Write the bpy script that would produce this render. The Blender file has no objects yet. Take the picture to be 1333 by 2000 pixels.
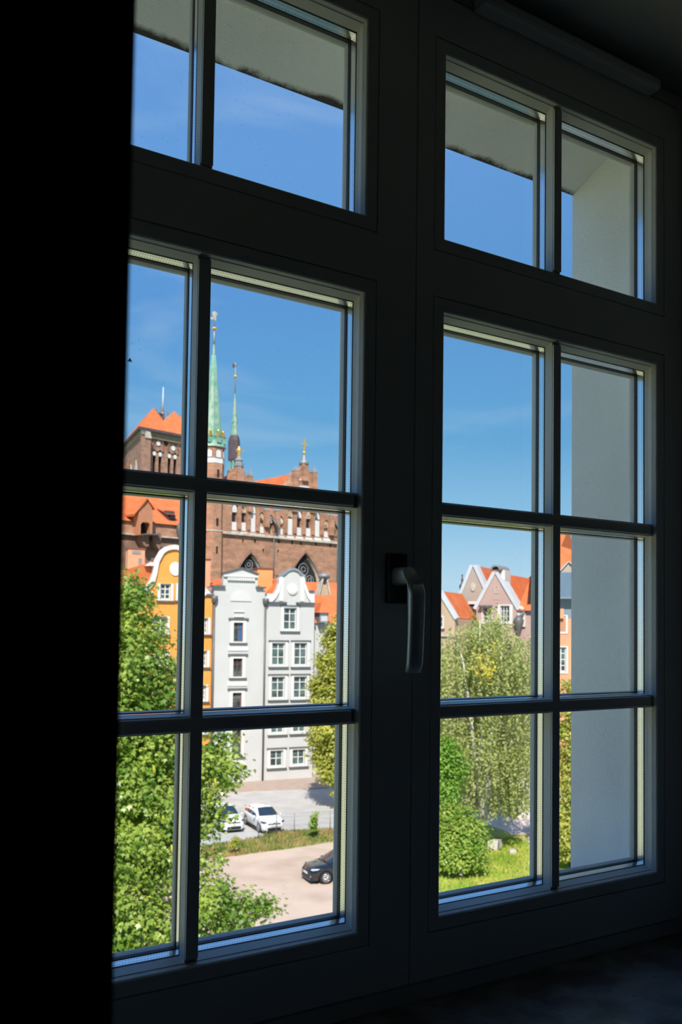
import bpy, bmesh, math, random
import numpy as np
from mathutils import Vector, Matrix
from mathutils.geometry import tessellate_polygon
random.seed(7); rng = np.random.default_rng(7)
S = bpy.context.scene
COL = S.collection

# ------------------------------------------------------------------ camera
CAMP = Vector((-.83451, -1.05274, .42626)); YAW, PIT, ROL, FPX = .55751, .03991, .01321, 1750.0
F = Vector((math.sin(YAW)*math.cos(PIT), math.cos(YAW)*math.cos(PIT), math.sin(PIT)))
_r = F.cross(Vector((0, 0, 1))).normalized(); _u = _r.cross(F)
RR = math.cos(ROL)*_r + math.sin(ROL)*_u; UU = -math.sin(ROL)*_r + math.cos(ROL)*_u
cd = bpy.data.cameras.new('camera'); cam = bpy.data.objects.new('camera', cd); COL.objects.link(cam)
cam.matrix_world = Matrix(((RR.x, UU.x, -F.x, CAMP.x), (RR.y, UU.y, -F.y, CAMP.y), (RR.z, UU.z, -F.z, CAMP.z), (0, 0, 0, 1)))
cd.sensor_fit = 'VERTICAL'; cd.sensor_height = 36; cd.sensor_width = 24; cd.lens = FPX/2000*36; cd.shift_y = .075
cd.clip_start = .02; cd.clip_end = 2500
cd.dof.use_dof = True; cd.dof.focus_distance = 1.35; cd.dof.aperture_fstop = 14
S.camera = cam

# ------------------------------------------------------------------ sky, sun, exposure
w = bpy.data.worlds.new('sky'); S.world = w; w.use_nodes = True
nt = w.node_tree; nt.nodes.clear()
out = nt.nodes.new('ShaderNodeOutputWorld'); bg = nt.nodes.new('ShaderNodeBackground')
tc = nt.nodes.new('ShaderNodeTexCoord'); sep = nt.nodes.new('ShaderNodeSeparateXYZ'); rp = nt.nodes.new('ShaderNodeValToRGB')
nt.links.new(tc.outputs['Generated'], sep.inputs[0]); nt.links.new(sep.outputs['Z'], rp.inputs[0])
cr = rp.color_ramp; cr.elements[0].position = 0; cr.elements[0].color = (.50, .66, .76, 1)
cr.elements[1].position = 1; cr.elements[1].color = (.07, .19, .50, 1)
for p_, c_ in ((.05, (.42, .62, .76, 1)), (.11, (.26, .50, .72, 1)), (.20, (.125, .355, .62, 1)), (.34, (.10, .285, .60, 1)), (.46, (.12, .30, .63, 1)), (.60, (.12, .29, .63, 1))):
    e_ = cr.elements.new(p_); e_.color = c_
mp = nt.nodes.new('ShaderNodeMapping'); mp.inputs['Scale'].default_value = (1.6, 1.6, 7); mp.inputs['Rotation'].default_value = (.25, .2, .3)
nz = nt.nodes.new('ShaderNodeTexNoise'); nz.inputs['Scale'].default_value = 1.7; nz.inputs['Detail'].default_value = 7; nz.inputs['Distortion'].default_value = .6
nr = nt.nodes.new('ShaderNodeValToRGB'); nr.color_ramp.elements[0].position = .52; nr.color_ramp.elements[1].position = .82
nr.color_ramp.elements[1].color = (.35, .35, .35, 1)
mx = nt.nodes.new('ShaderNodeMixRGB'); mx.inputs[2].default_value = (.62, .72, .80, 1)
nt.links.new(tc.outputs['Generated'], mp.inputs[0]); nt.links.new(mp.outputs[0], nz.inputs[0]); nt.links.new(nz.outputs[0], nr.inputs[0])
nt.links.new(nr.outputs[0], mx.inputs[0]); nt.links.new(rp.outputs[0], mx.inputs[1]); nt.links.new(mx.outputs[0], bg.inputs[0])
bg.inputs[1].default_value = 1.0
nt.links.new(bg.outputs[0], out.inputs[0])
sd = bpy.data.lights.new('sun', 'SUN'); sun = bpy.data.objects.new('sun', sd); COL.objects.link(sun)
sd.energy = 5.6; sd.angle = .0093; sd.color = (1, .93, .82)
_az, _el = math.radians(212), math.radians(46)
sun.rotation_euler = Vector((math.sin(_az)*math.cos(_el), math.cos(_az)*math.cos(_el), math.sin(_el))).to_track_quat('Z', 'Y').to_euler()
sun.location = (-20, -30, 40)
S.view_settings.view_transform = 'Standard'; S.view_settings.look = 'None'; S.view_settings.gamma = 1
S.view_settings.use_curve_mapping = False; S.view_settings.exposure = 0.38
S.cycles.max_bounces = 8; S.cycles.transparent_max_bounces = 24; S.cycles.caustics_reflective = False; S.cycles.caustics_refractive = False
S.cycles.sample_clamp_indirect = 4

G = 14.6                       # height of the eye over the ground outside
GZ = CAMP.z - G

# ------------------------------------------------------------------ survey helpers: sight lines from the surveyed eye point
def ray(u, v):
    return (F + RR*((u-666.5)/FPX) + UU*((1150-v)/FPX))
def gp(u, v, z=0):             # point of the ground (or of a level z above it) sighted at u, v
    d = ray(u, v); t = (GZ+z-CAMP.z)/d.z; return CAMP + d*t
HF = Vector((math.sin(YAW), math.cos(YAW), 0))
def at(u, v, D):               # point sighted at u, v at the distance D
    d = ray(u, v); return CAMP + d*(D/d.dot(HF))
class Fac:
    """a vertical facade plane: x along it, y into the building, z above the ground"""
    def __init__(s, o, heading):
        s.o = Vector((o.x, o.y, GZ)); s.h = math.radians(heading)
        s.d = Vector((math.sin(s.h), math.cos(s.h), 0)); s.n = Vector((-s.d.y, s.d.x, 0))   # n: into the building
        s.rz = math.atan2(s.d.y, s.d.x)
    def L(s, u, v, y=0):
        r = ray(u, v); t = (s.o + s.n*y - CAMP).dot(s.n)/r.dot(s.n); q = CAMP + r*t - s.o
        return (q.dot(s.d), q.z)
    def R(s, u0, v0, u1, v1, y=0):
        um, vm = (u0+u1)/2, (v0+v1)/2
        return (s.L(u0, vm, y)[0], s.L(u1, vm, y)[0], s.L(um, v1, y)[1], s.L(um, v0, y)[1])   # x0 x1 z0 z1
    def poly(s, pts, y=0): return [s.L(u, v, y) for u, v in pts]

# ------------------------------------------------------------------ object helpers
def tag(o, label=None, cat=None, group=None, kind=None):
    if label: o['label'] = label
    if cat: o['category'] = cat
    if group: o['group'] = group
    if kind: o['kind'] = kind
    return o
def empty(name, loc=(0, 0, 0), rz=0, parent=None):
    o = bpy.data.objects.new(name, None); COL.objects.link(o); o.location = loc; o.rotation_euler = (0, 0, rz); o.parent = parent
    o.empty_display_size = .2
    return o
class MB:
    def __init__(s): s.v = []; s.f = []; s.sm = []
    def add(s, vs, fs, sm=False):
        n = len(s.v); s.v += [tuple(p) for p in vs]; s.f += [tuple(i+n for i in f) for f in fs]; s.sm += [sm]*len(fs); return s
    def box(s, x0, x1, y0, y1, z0, z1):
        return s.add([(x, y, z) for x in (x0, x1) for y in (y0, y1) for z in (z0, z1)],
                     [(0, 1, 3, 2), (4, 6, 7, 5), (0, 4, 5, 1), (2, 3, 7, 6), (0, 2, 6, 4), (1, 5, 7, 3)])
    def prism(s, poly, y0, y1, holes=(), hd=None):
        """poly in x,z extruded y0..y1; holes pierce the front, their reveals go hd deep"""
        def ccw(p): return sum(p[i][0]*p[(i+1) % len(p)][1]-p[(i+1) % len(p)][0]*p[i][1] for i in range(len(p))) > 0
        if not ccw(poly): poly = poly[::-1]
        holes = [h[::-1] if ccw(h) else h for h in holes]
        loops = [poly]+list(holes); flat = [q for l in loops for q in l]
        tr = tessellate_polygon([[Vector((q[0], q[1], 0)) for q in l] for l in loops])
        def area(t): a, b, c = (flat[i] for i in t); return (b[0]-a[0])*(c[1]-a[1])-(c[0]-a[0])*(b[1]-a[1])
        tr = [t if area(t) > 0 else (t[0], t[2], t[1]) for t in tr if abs(area(t)) > 1e-9]
        s.add([(q[0], y0, q[1]) for q in flat], tr)
        n = len(poly)
        if holes and hd and hd >= y1-y0-1e-6: s.add([(q[0], y1, q[1]) for q in flat], tr)      # pierced right through
        else:
            tb = tessellate_polygon([[Vector((q[0], q[1], 0)) for q in poly]])
            s.add([(q[0], y1, q[1]) for q in poly], [tuple(t) for t in tb])
        s.add([(q[0], y0, q[1]) for q in poly]+[(q[0], y1, q[1]) for q in poly], [(i, i+n, (i+1) % n+n, (i+1) % n) for i in range(n)])
        for h in holes:
            m = len(h); d = hd or .2
            s.add([(q[0], y0, q[1]) for q in h]+[(q[0], y0+d, q[1]) for q in h], [(i, i+m, (i+1) % m+m, (i+1) % m) for i in range(m)])
        return s
    def ring(s, rect, prof, adj=(0, 0, 0, 0)):
        """closed profile (d inward, y) swept round the rectangle x0 x1 z0 z1 with mitred corners; adj widens left right bottom top with depth"""
        x0, x1, z0, z1 = rect; k = len(prof); vs = []
        for cx, cz, sx, sz in ((x0, z0, 1, 1), (x1, z0, -1, 1), (x1, z1, -1, -1), (x0, z1, 1, -1)):
            for d, y in prof:
                q = (y/.05 if d > 0 else 0); vs.append((cx+sx*(d+q*adj[0 if sx > 0 else 1]), y, cz+sz*(d+q*adj[2 if sz > 0 else 3])))
        fs = []
        for c in range(4):
            for i in range(k):
                a = c*k+i; b = c*k+(i+1) % k; c2 = ((c+1) % 4)*k
                fs.append((a, b, c2+(i+1) % k, c2+i))
        return s.add(vs, fs)
    def lathe(s, prof, cx=0, cy=0, n=12, ph=0, sm=True, sq=1):
        vs = []; fs = []
        for r, z in prof:
            for i in range(n):
                a = ph+2*math.pi*i/n; vs.append((cx+r*math.cos(a), cy+r*math.sin(a)*sq, z))
        for j in range(len(prof)-1):
            for i in range(n): fs.append((j*n+i, j*n+(i+1) % n, (j+1)*n+(i+1) % n, (j+1)*n+i))
        fs.append(tuple(range(n))[::-1]); fs.append(tuple(range((len(prof)-1)*n, len(prof)*n)))
        return s.add(vs, fs, sm)
    def tube(s, pts, rads, n=6, sm=True):
        pts = [Vector(p) for p in pts]
        if not isinstance(rads, (list, tuple)): rads = [rads]*len(pts)
        vs = []; fs = []
        for i, p in enumerate(pts):
            t = (pts[min(i+1, len(pts)-1)]-pts[max(i-1, 0)]).normalized()
            a = t.cross(Vector((0, 0, 1)) if abs(t.z) < .9 else Vector((1, 0, 0))).normalized(); b = t.cross(a)
            for k in range(n):
                an = 2*math.pi*k/n; vs.append(p+(a*math.cos(an)+b*math.sin(an))*rads[i])
        for j in range(len(pts)-1):
            for k in range(n): fs.append((j*n+k, j*n+(k+1) % n, (j+1)*n+(k+1) % n, (j+1)*n+k))
        fs.append(tuple(range(n))[::-1]); fs.append(tuple(range((len(pts)-1)*n, len(pts)*n)))
        return s.add(vs, fs, sm)
    def build(s, name, m, parent=None, loc=None, rz=None, bevel=0):
        me = bpy.data.meshes.new(name); me.from_pydata(s.v, [], s.f); me.materials.append(m)
        me.polygons.foreach_set('use_smooth', s.sm); me.update()
        bm = bmesh.new(); bm.from_mesh(me); bmesh.ops.recalc_face_normals(bm, faces=bm.faces); bm.to_mesh(me); bm.free()
        o = bpy.data.objects.new(name, me); COL.objects.link(o); o.parent = parent
        if loc is not None: o.location = loc
        if rz is not None: o.rotation_euler = (0, 0, rz)
        if bevel:
            b = o.modifiers.new('bevel', 'BEVEL'); b.width = bevel; b.segments = 2; b.limit_method = 'ANGLE'; b.angle_limit = .7
        return o

# ------------------------------------------------------------------ materials
def mat(name, col, rough=.6, metal=0, var=.0, scale=3, col2=None, bump=0, bscale=40, coat=0, spec=.4, transl=0, low=.35, high=.65, det=5):
    m = bpy.data.materials.new(name); m.use_nodes = True; t = m.node_tree; b = t.nodes['Principled BSDF']
    b.inputs['Roughness'].default_value = rough; b.inputs['Metallic'].default_value = metal; b.inputs['Specular IOR Level'].default_value = spec
    if coat: b.inputs['Coat Weight'].default_value = coat; b.inputs['Coat Roughness'].default_value = .05
    c = (*col, 1); b.inputs['Base Color'].default_value = c
    tcn = t.nodes.new('ShaderNodeTexCoord')
    if var or col2:
        n = t.nodes.new('ShaderNodeTexNoise'); n.inputs['Scale'].default_value = scale; n.inputs['Detail'].default_value = det
        r = t.nodes.new('ShaderNodeValToRGB'); r.color_ramp.elements[0].position = low; r.color_ramp.elements[1].position = high
        r.color_ramp.elements[0].color = c; c2 = col2 or tuple(x*(1-var) for x in col); r.color_ramp.elements[1].color = (*c2, 1)
        t.links.new(tcn.outputs['Object'], n.inputs[0]); t.links.new(n.outputs[0], r.inputs[0]); t.links.new(r.outputs[0], b.inputs['Base Color'])
    if bump:
        n2 = t.nodes.new('ShaderNodeTexNoise'); n2.inputs['Scale'].default_value = bscale; n2.inputs['Detail'].default_value = 6
        bp = t.nodes.new('ShaderNodeBump'); bp.inputs['Strength'].default_value = bump; bp.inputs['Distance'].default_value = .02
        t.links.new(tcn.outputs['Object'], n2.inputs[0]); t.links.new(n2.outputs[0], bp.inputs['Height']); t.links.new(bp.outputs[0], b.inputs['Normal'])
    if transl:
        tl = t.nodes.new('ShaderNodeBsdfTranslucent'); mxs = t.nodes.new('ShaderNodeMixShader'); mxs.inputs[0].default_value = transl
        src = b.inputs['Base Color'].links[0].from_socket if b.inputs['Base Color'].is_linked else None
        if src: t.links.new(src, tl.inputs[0])
        else: tl.inputs[0].default_value = c
        t.links.new(b.outputs[0], mxs.inputs[1]); t.links.new(tl.outputs[0], mxs.inputs[2])
        t.links.new(mxs.outputs[0], t.nodes['Material Output'].inputs[0])
    return m
def brickmat(name, c1, c2, mortar, bw=.28, bh=.1, big=(.6, .35)):
    m = bpy.data.materials.new(name); m.use_nodes = True; t = m.node_tree; b = t.nodes['Principled BSDF']; b.inputs['Roughness'].default_value = .85
    b.inputs['Specular IOR Level'].default_value = .2
    tcn = t.nodes.new('ShaderNodeTexCoord'); sp = t.nodes.new('ShaderNodeSeparateXYZ'); ad = t.nodes.new('ShaderNodeMath'); cb = t.nodes.new('ShaderNodeCombineXYZ')
    t.links.new(tcn.outputs['Object'], sp.inputs[0]); t.links.new(sp.outputs[0], ad.inputs[0]); t.links.new(sp.outputs[1], ad.inputs[1])
    t.links.new(ad.outputs[0], cb.inputs[0]); t.links.new(sp.outputs[2], cb.inputs[1])
    br = t.nodes.new('ShaderNodeTexBrick'); br.inputs['Scale'].default_value = 1; br.inputs['Brick Width'].default_value = bw; br.inputs['Row Height'].default_value = bh
    br.inputs['Mortar Size'].default_value = .012; br.inputs['Color1'].default_value = (*c1, 1); br.inputs['Color2'].default_value = (*c2, 1); br.inputs['Mortar'].default_value = (*mortar, 1)
    t.links.new(cb.outputs[0], br.inputs[0])
    n = t.nodes.new('ShaderNodeTexNoise'); n.inputs['Scale'].default_value = big[0]; n.inputs['Detail'].default_value = 8; n.inputs['Roughness'].default_value = .65
    mpn = t.nodes.new('ShaderNodeMapping'); mpn.inputs['Scale'].default_value = (1, 1, 2.2)
    t.links.new(tcn.outputs['Object'], mpn.inputs[0]); t.links.new(mpn.outputs[0], n.inputs[0])
    r = t.nodes.new('ShaderNodeValToRGB'); r.color_ramp.elements[0].position = .35; r.color_ramp.elements[1].position = .68
    r.color_ramp.elements[0].color = (1-big[1], 1-big[1], 1-big[1], 1); r.color_ramp.elements[1].color = (1.25, 1.2, 1.15, 1)
    mu = t.nodes.new('ShaderNodeMixRGB'); mu.blend_type = 'MULTIPLY'; mu.inputs[0].default_value = 1
    t.links.new(n.outputs[0], r.inputs[0]); t.links.new(br.outputs[0], mu.inputs[1]); t.links.new(r.outputs[0], mu.inputs[2]); t.links.new(mu.outputs[0], b.inputs['Base Color'])
    return m
def tilemat(name, c1, c2, row=.34):
    """clay pantiles: courses and relief"""
    m = mat(name, c1, rough=.8, spec=.2, scale=.9, col2=c2, low=.3, high=.7, det=8); t = m.node_tree; b = t.nodes['Principled BSDF']
    tcn = t.nodes.new('ShaderNodeTexCoord'); wv = t.nodes.new('ShaderNodeTexWave'); wv.bands_direction = 'Z'; wv.wave_profile = 'SAW'
    wv.inputs['Scale'].default_value = .314/row/1.0; wv.inputs['Distortion'].default_value = .3
    bp = t.nodes.new('ShaderNodeBump'); bp.inputs['Strength'].default_value = .8; bp.inputs['Distance'].default_value = .06
    t.links.new(tcn.outputs['Object'], wv.inputs[0]); t.links.new(wv.outputs[1], bp.inputs['Height']); t.links.new(bp.outputs[0], b.inputs['Normal'])
    return m
def glassmat(name, tint=(1, 1, 1), dust=0):
    m = bpy.data.materials.new(name); m.use_nodes = True; t = m.node_tree; t.nodes.clear(); o = t.nodes.new('ShaderNodeOutputMaterial')
    tr = t.nodes.new('ShaderNodeBsdfTransparent'); tr.inputs[0].default_value = (*tint, 1); gl = t.nodes.new('ShaderNodeBsdfGlossy'); gl.inputs['Roughness'].default_value = 0
    fr = t.nodes.new('ShaderNodeFresnel'); fr.inputs[0].default_value = 1.4
    ge = t.nodes.new('ShaderNodeNewGeometry'); io = t.nodes.new('ShaderNodeMapRange'); io.inputs[3].default_value = 1.4; io.inputs[4].default_value = 1/1.4
    t.links.new(ge.outputs['Backfacing'], io.inputs[0]); t.links.new(io.outputs[0], fr.inputs[0]); mxs = t.nodes.new('ShaderNodeMixShader')
    t.links.new(fr.outputs[0], mxs.inputs[0]); t.links.new(tr.outputs[0], mxs.inputs[1]); t.links.new(gl.outputs[0], mxs.inputs[2])
    last = mxs.outputs[0]
    if dust:
        tcn = t.nodes.new('ShaderNodeTexCoord'); vo = t.nodes.new('ShaderNodeTexVoronoi'); vo.inputs['Scale'].default_value = 90
        lt = t.nodes.new('ShaderNodeMath'); lt.operation = 'LESS_THAN'; lt.inputs[1].default_value = .05
        no = t.nodes.new('ShaderNodeTexNoise'); no.inputs['Scale'].default_value = 8; gt = t.nodes.new('ShaderNodeMath'); gt.operation = 'GREATER_THAN'; gt.inputs[1].default_value = .56
        ml = t.nodes.new('ShaderNodeMath'); ml.operation = 'MULTIPLY'; m2 = t.nodes.new('ShaderNodeMath'); m2.operation = 'MULTIPLY'; m2.inputs[1].default_value = dust
        df = t.nodes.new('ShaderNodeBsdfDiffuse'); df.inputs[0].default_value = (.35, .33, .3, 1); mx2 = t.nodes.new('ShaderNodeMixShader')
        t.links.new(tcn.outputs['Object'], vo.inputs[0]); t.links.new(vo.outputs['Distance'], lt.inputs[0]); t.links.new(tcn.outputs['Object'], no.inputs[0])
        t.links.new(no.outputs[0], gt.inputs[0]); t.links.new(lt.outputs[0], ml.inputs[0]); t.links.new(gt.outputs[0], ml.inputs[1]); t.links.new(ml.outputs[0], m2.inputs[0])
        t.links.new(m2.outputs[0], mx2.inputs[0]); t.links.new(last, mx2.inputs[1]); t.links.new(df.outputs[0], mx2.inputs[2]); last = mx2.outputs[0]
    t.links.new(last, o.inputs[0]); return m
def spacermat():
    """aluminium glazing spacer with its two rows of pin holes"""
    m = bpy.data.materials.new('perforated_aluminium'); m.use_nodes = True; t = m.node_tree; b = t.nodes['Principled BSDF']
    b.inputs['Metallic'].default_value = .92; b.inputs['Roughness'].default_value = .2; b.inputs['Base Color'].default_value = (.93, .93, .93, 1)
    tcn = t.nodes.new('ShaderNodeTexCoord'); sp = t.nodes.new('ShaderNodeSeparateXYZ'); t.links.new(tcn.outputs['Object'], sp.inputs[0])
    def M(op, a, b_=None, c=None):
        n = t.nodes.new('ShaderNodeMath'); n.operation = op
        for i, q in enumerate((a, b_, c)):
            if q is None: continue
            if isinstance(q, (int, float)): n.inputs[i].default_value = q
            else: t.links.new(q, n.inputs[i])
        return n.outputs[0]
    run = M('ADD', sp.outputs[0], sp.outputs[2]); fx = M('SUBTRACT', M('FRACT', M('DIVIDE', run, .0036)), .5); fx = M('MULTIPLY', fx, .0036)
    rows = []
    for yy in (.0305, .0372):
        dy = M('SUBTRACT', sp.outputs[1], yy); rows.append(M('LESS_THAN', M('ADD', M('MULTIPLY', fx, fx), M('MULTIPLY', dy, dy)), .00075**2))
    hole = M('MAXIMUM', *rows); mxc = t.nodes.new('ShaderNodeMixRGB'); mxc.inputs[1].default_value = (.93, .93, .93, 1); mxc.inputs[2].default_value = (.03, .03, .04, 1)
    t.links.new(hole, mxc.inputs[0]); t.links.new(mxc.outputs[0], b.inputs['Base Color']); return m

M = {}
M['paint'] = mat('painted_wood_white', (.80, .79, .77), rough=.42, spec=.45, bump=.05, bscale=60)
M['gasket'] = mat('black_gasket', (.01, .01, .012), rough=.5)
M['alu'] = spacermat()
M['lip'] = mat('outer_frame_paint', (.74, .74, .72), rough=.5, var=.1, scale=20)
M['glass'] = glassmat('window_glass', (.985, .99, .99), dust=.5)
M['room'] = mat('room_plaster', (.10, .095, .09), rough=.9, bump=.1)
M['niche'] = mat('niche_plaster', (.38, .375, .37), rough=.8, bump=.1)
M['render'] = mat('exterior_render', (.88, .88, .88), rough=.9, var=.10, scale=4, bump=.35, bscale=420)
M['metalh'] = mat('satin_aluminium', (.90, .91, .92), rough=.38, metal=.35)
M['darkmetal'] = mat('bronze_grey_metal', (.10, .09, .085), rough=.35, metal=.6)
def marble():
    m = mat('speckled_marble', (.16, .155, .15), rough=.22, spec=.5, scale=14, col2=(.34, .33, .32), low=.42, high=.62, det=12)
    t = m.node_tree; b = t.nodes['Principled BSDF']; src = b.inputs['Base Color'].links[0].from_socket
    tcn = t.nodes.new('ShaderNodeTexCoord'); vo = t.nodes.new('ShaderNodeTexVoronoi'); vo.inputs['Scale'].default_value = 45
    rr = t.nodes.new('ShaderNodeValToRGB'); rr.color_ramp.elements[0].position = .0; rr.color_ramp.elements[0].color = (.35, .33, .32, 1); rr.color_ramp.elements[1].position = .25; rr.color_ramp.elements[1].color = (1, 1, 1, 1)
    mu = t.nodes.new('ShaderNodeMixRGB'); mu.blend_type = 'MULTIPLY'; mu.inputs[0].default_value = .7
    t.links.new(tcn.outputs['Object'], vo.inputs[0]); t.links.new(vo.outputs[0], rr.inputs[0]); t.links.new(src, mu.inputs[1]); t.links.new(rr.outputs[0], mu.inputs[2]); t.links.new(mu.outputs[0], b.inputs['Base Color'])
    return m
M['marble'] = marble()

# ================================================================== THE WINDOW
W = .484; GAP = .145; ZA, ZB, ZC = .900, 1.012, 1.299; M1, M2 = .602, .298; MW, MH = .0164, .0184
DIV = -.054                                        # the joint between the two sashes
ZB0, ZT0 = -.088, ZC+.088                          # sash bottom / top
win = empty('window_1'); tag(win, 'tall white-painted two-leaf window with small-paned glazing, seen dark against the light', kind='structure')
fr = MB(); fr.ring((-.7485, .5755, -.1185, ZT0+.0345), [(-.0, .006), (.026, .006), (.026, .03), (.045, .03), (.045, .075), (0, .075)])
fr.build('window_frame', M['paint'], win, bevel=.0015)
lab = {'L': 'left leaf of the window, nearer the camera, carrying the handle', 'R': 'right leaf of the window, farther from the camera'}
for side in 'LR':
    x0, x1 = (-GAP-W, -GAP) if side == 'L' else (0, W)
    sx0, sx1 = (-.718, DIV-.0012) if side == 'L' else (DIV+.0012, W+.066)
    sash = empty('sash', parent=win); tag(sash, lab[side])
    GB = .0215
    f = MB(); op = [(x0-GB, x1+GB, -GB, ZA+GB), (x0-GB, x1+GB, ZB-GB, ZC+GB)]
    outl = [(sx0, ZB0), (sx1, ZB0), (sx1, ZT0), (sx0, ZT0)]
    hl = [[(a, c), (b, c), (b, d), (a, d)] for a, b, c, d in op]
    f.prism(outl, 0, .062, hl, .062); f.build('sash_frame', M['paint'], sash, bevel=.0014)
    for (zz0, zz1, hz) in ((0, ZA, (M1, M2)), (ZB, ZC, ())):
        b = MB(); b.ring((x0, x1, zz0, zz1), [(-GB+.0016, .0), (-.002, .0), (.0, .0022), (.0022, .010), (.0022, .062), (-GB+.0016, .062)])
        b.build('glazing_bead', M['paint'], sash, bevel=.001)
        xm = (x0+x1)/2; xs = [(x0, xm-MW/2), (xm+MW/2, x1)]
        zl = [zz1] + [q for h in hz for q in (h+MH/2, h-MH/2)] + [zz0]; zs = [(zl[i+1], zl[i]) for i in range(0, len(zl), 2)]
        v = MB(); v.prism([(xm-MW/2, zz0+.006), (xm+MW/2, zz0+.006), (xm+MW/2, zz1-.006), (xm-MW/2, zz1-.006)], .0055, .02)
        v.box(xm-.0022, xm+.0022, .02, .05, zz0+.004, zz1-.004); v.build('muntin', M['paint'], sash, bevel=.003)
        for h in hz:
            v = MB(); v.box(x0+.0015, x1-.0085, .0045, .02, h-MH/2, h+MH/2); v.box(x0+.004, x1-.004, .02, .05, h-.0032, h+.0032); v.build('muntin', M['paint'], sash, bevel=.004)
        for a, bx in xs:
            for c, d in zs:
                rc = (a, bx, c, d)
                ad = (-.0045 if a > x0+.01 else 0, -.0045 if bx < x1-.01 else 0, .001 if c > zz0+.01 else .008, .001 if d < zz1-.01 else .008)
                MB().ring(rc, [(-.0021, .0085), (.0012, .0085), (.0030, .0245), (-.0021, .0245)], ad).build('inner_bead', M['paint'], sash, bevel=.0005)
                MB().ring(rc, [(-.0062, .0246), (.0030, .0246), (.0030, .0272), (-.0062, .0272)], ad).ring(rc, [(-.0062, .0405), (.0040, .0405), (.0040, .0470), (-.0062, .0470)], ad).build('seal', M['gasket'], sash)
                MB().ring(rc, [(-.0062, .0273), (.0032, .0273), (.0032, .0403), (-.0062, .0403)], ad).build('spacer', M['alu'], sash)
                MB().ring(rc, [(-.0062, .0472), (.0038, .0472), (.0046, .0530), (.0046, .0570), (-.0062, .0570)], ad).build('outer_bead', M['lip'], sash, bevel=.0005)
                e_ = -.0015
                MB().box(a+e_, bx-e_, .0250, .0268, c+e_, d-e_).build('pane', M['glass'], sash)
                MB().box(a+e_, bx-e_, .0412, .0430, c+e_, d-e_).build('pane', M['glass'], sash)
# handle on the left leaf
hx, hz_ = -.0875, .4935
hd = empty('window_handle', (hx, 0, hz_), parent=win); tag(hd, 'brushed silver lever handle turned down on a dark back plate')
MB().box(-.0165, .0165, -.0095, .0001, -.036, .036).build('back_plate', M['darkmetal'], hd, bevel=.002)
def loft(secs, n=16):
    mb = MB(); vs = []
    for (c, ax, ay, hw, hh) in secs:
        c = Vector(c); ax = Vector(ax).normalized(); ay = Vector(ay).normalized()
        for k in range(n):
            a = 2*math.pi*k/n; cx = math.copysign(abs(math.cos(a))**.6, math.cos(a)); sy = math.copysign(abs(math.sin(a))**.6, math.sin(a))
            vs.append(c+ax*cx*hw+ay*sy*hh)
    fs = [(j*n+k, j*n+(k+1) % n, (j+1)*n+(k+1) % n, (j+1)*n+k) for j in range(len(secs)-1) for k in range(n)]
    fs += [tuple(range(n))[::-1], tuple(range((len(secs)-1)*n, len(secs)*n))]
    return mb.add(vs, fs, True)
X3 = (1, 0, 0)
loft([((0, -.009, .002), X3, (0, 0, 1), .0120, .0130), ((0, -.022, .003), X3, (0, 0, 1), .0112, .0122), ((0, -.038, .003), X3, (0, .3, 1), .0118, .0125),
      ((0, -.049, -.006), X3, (0, .75, .65), .0124, .0100), ((0, -.053, -.022), X3, (0, 1, .2), .0126, .0080), ((0, -.053, -.050), X3, (0, 1, 0), .0124, .0066),
      ((0, -.052, -.085), X3, (0, 1, 0), .0122, .0060), ((0, -.050, -.120), X3, (0, 1, 0), .0122, .0060), ((0, -.046, -.132), X3, (0, 1, .2), .0118, .0050)]
     ).build('lever', M['metalh'], hd)
# long slim rail over the right leaf
MB().box(.05, .462, -.030, .0005, ZC+.083, ZC+.104).build('trim_1', M['paint'], None, bevel=.006)
tag(bpy.data.objects['trim_1'], 'long slim rail across the top of the window above the right leaf', kind='structure')

# ================================================================== ROOM SHELL AND OUR OWN BUILDING
RX0, RX1, RY, SILL, CEI = -.748, .575, -.79, -.118, ZT0+.034
def struct(name, mb, m, label=None, bevel=0):
    o = mb.build(name, m, None, bevel=bevel); tag(o, label, kind='structure'); return o
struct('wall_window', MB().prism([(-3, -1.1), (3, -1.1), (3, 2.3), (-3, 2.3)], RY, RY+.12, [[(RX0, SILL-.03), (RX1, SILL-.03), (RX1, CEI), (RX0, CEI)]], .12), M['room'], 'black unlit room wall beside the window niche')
struct('wall_left_reveal', MB().box(RX0-.1, RX0, RY+.12, .30, SILL-.03, CEI), M['niche'])
struct('wall_right_reveal', MB().box(RX1, RX1+.1, RY+.12, .02, SILL-.03, CEI), M['niche'], 'side of the window niche to the right of the frame')
struct('ceiling_niche', MB().box(RX0-.1, RX1+.1, RY+.12, .02, CEI, CEI+.1), M['niche'], 'ceiling of the window niche over the frame')
struct('window_sill', MB().box(RX0, RX1, RY-.03, .012, SILL-.028, SILL), M['marble'], 'dark speckled stone window sill under the window', bevel=.003)
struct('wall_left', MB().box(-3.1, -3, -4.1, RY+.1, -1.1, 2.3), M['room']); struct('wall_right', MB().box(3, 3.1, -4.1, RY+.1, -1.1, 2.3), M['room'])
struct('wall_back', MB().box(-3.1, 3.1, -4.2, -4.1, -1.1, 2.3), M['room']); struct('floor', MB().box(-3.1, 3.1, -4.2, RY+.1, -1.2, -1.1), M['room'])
struct('ceiling', MB().box(-3.1, 3.1, -4.2, RY+.1, 2.3, 2.4), M['room'])
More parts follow.
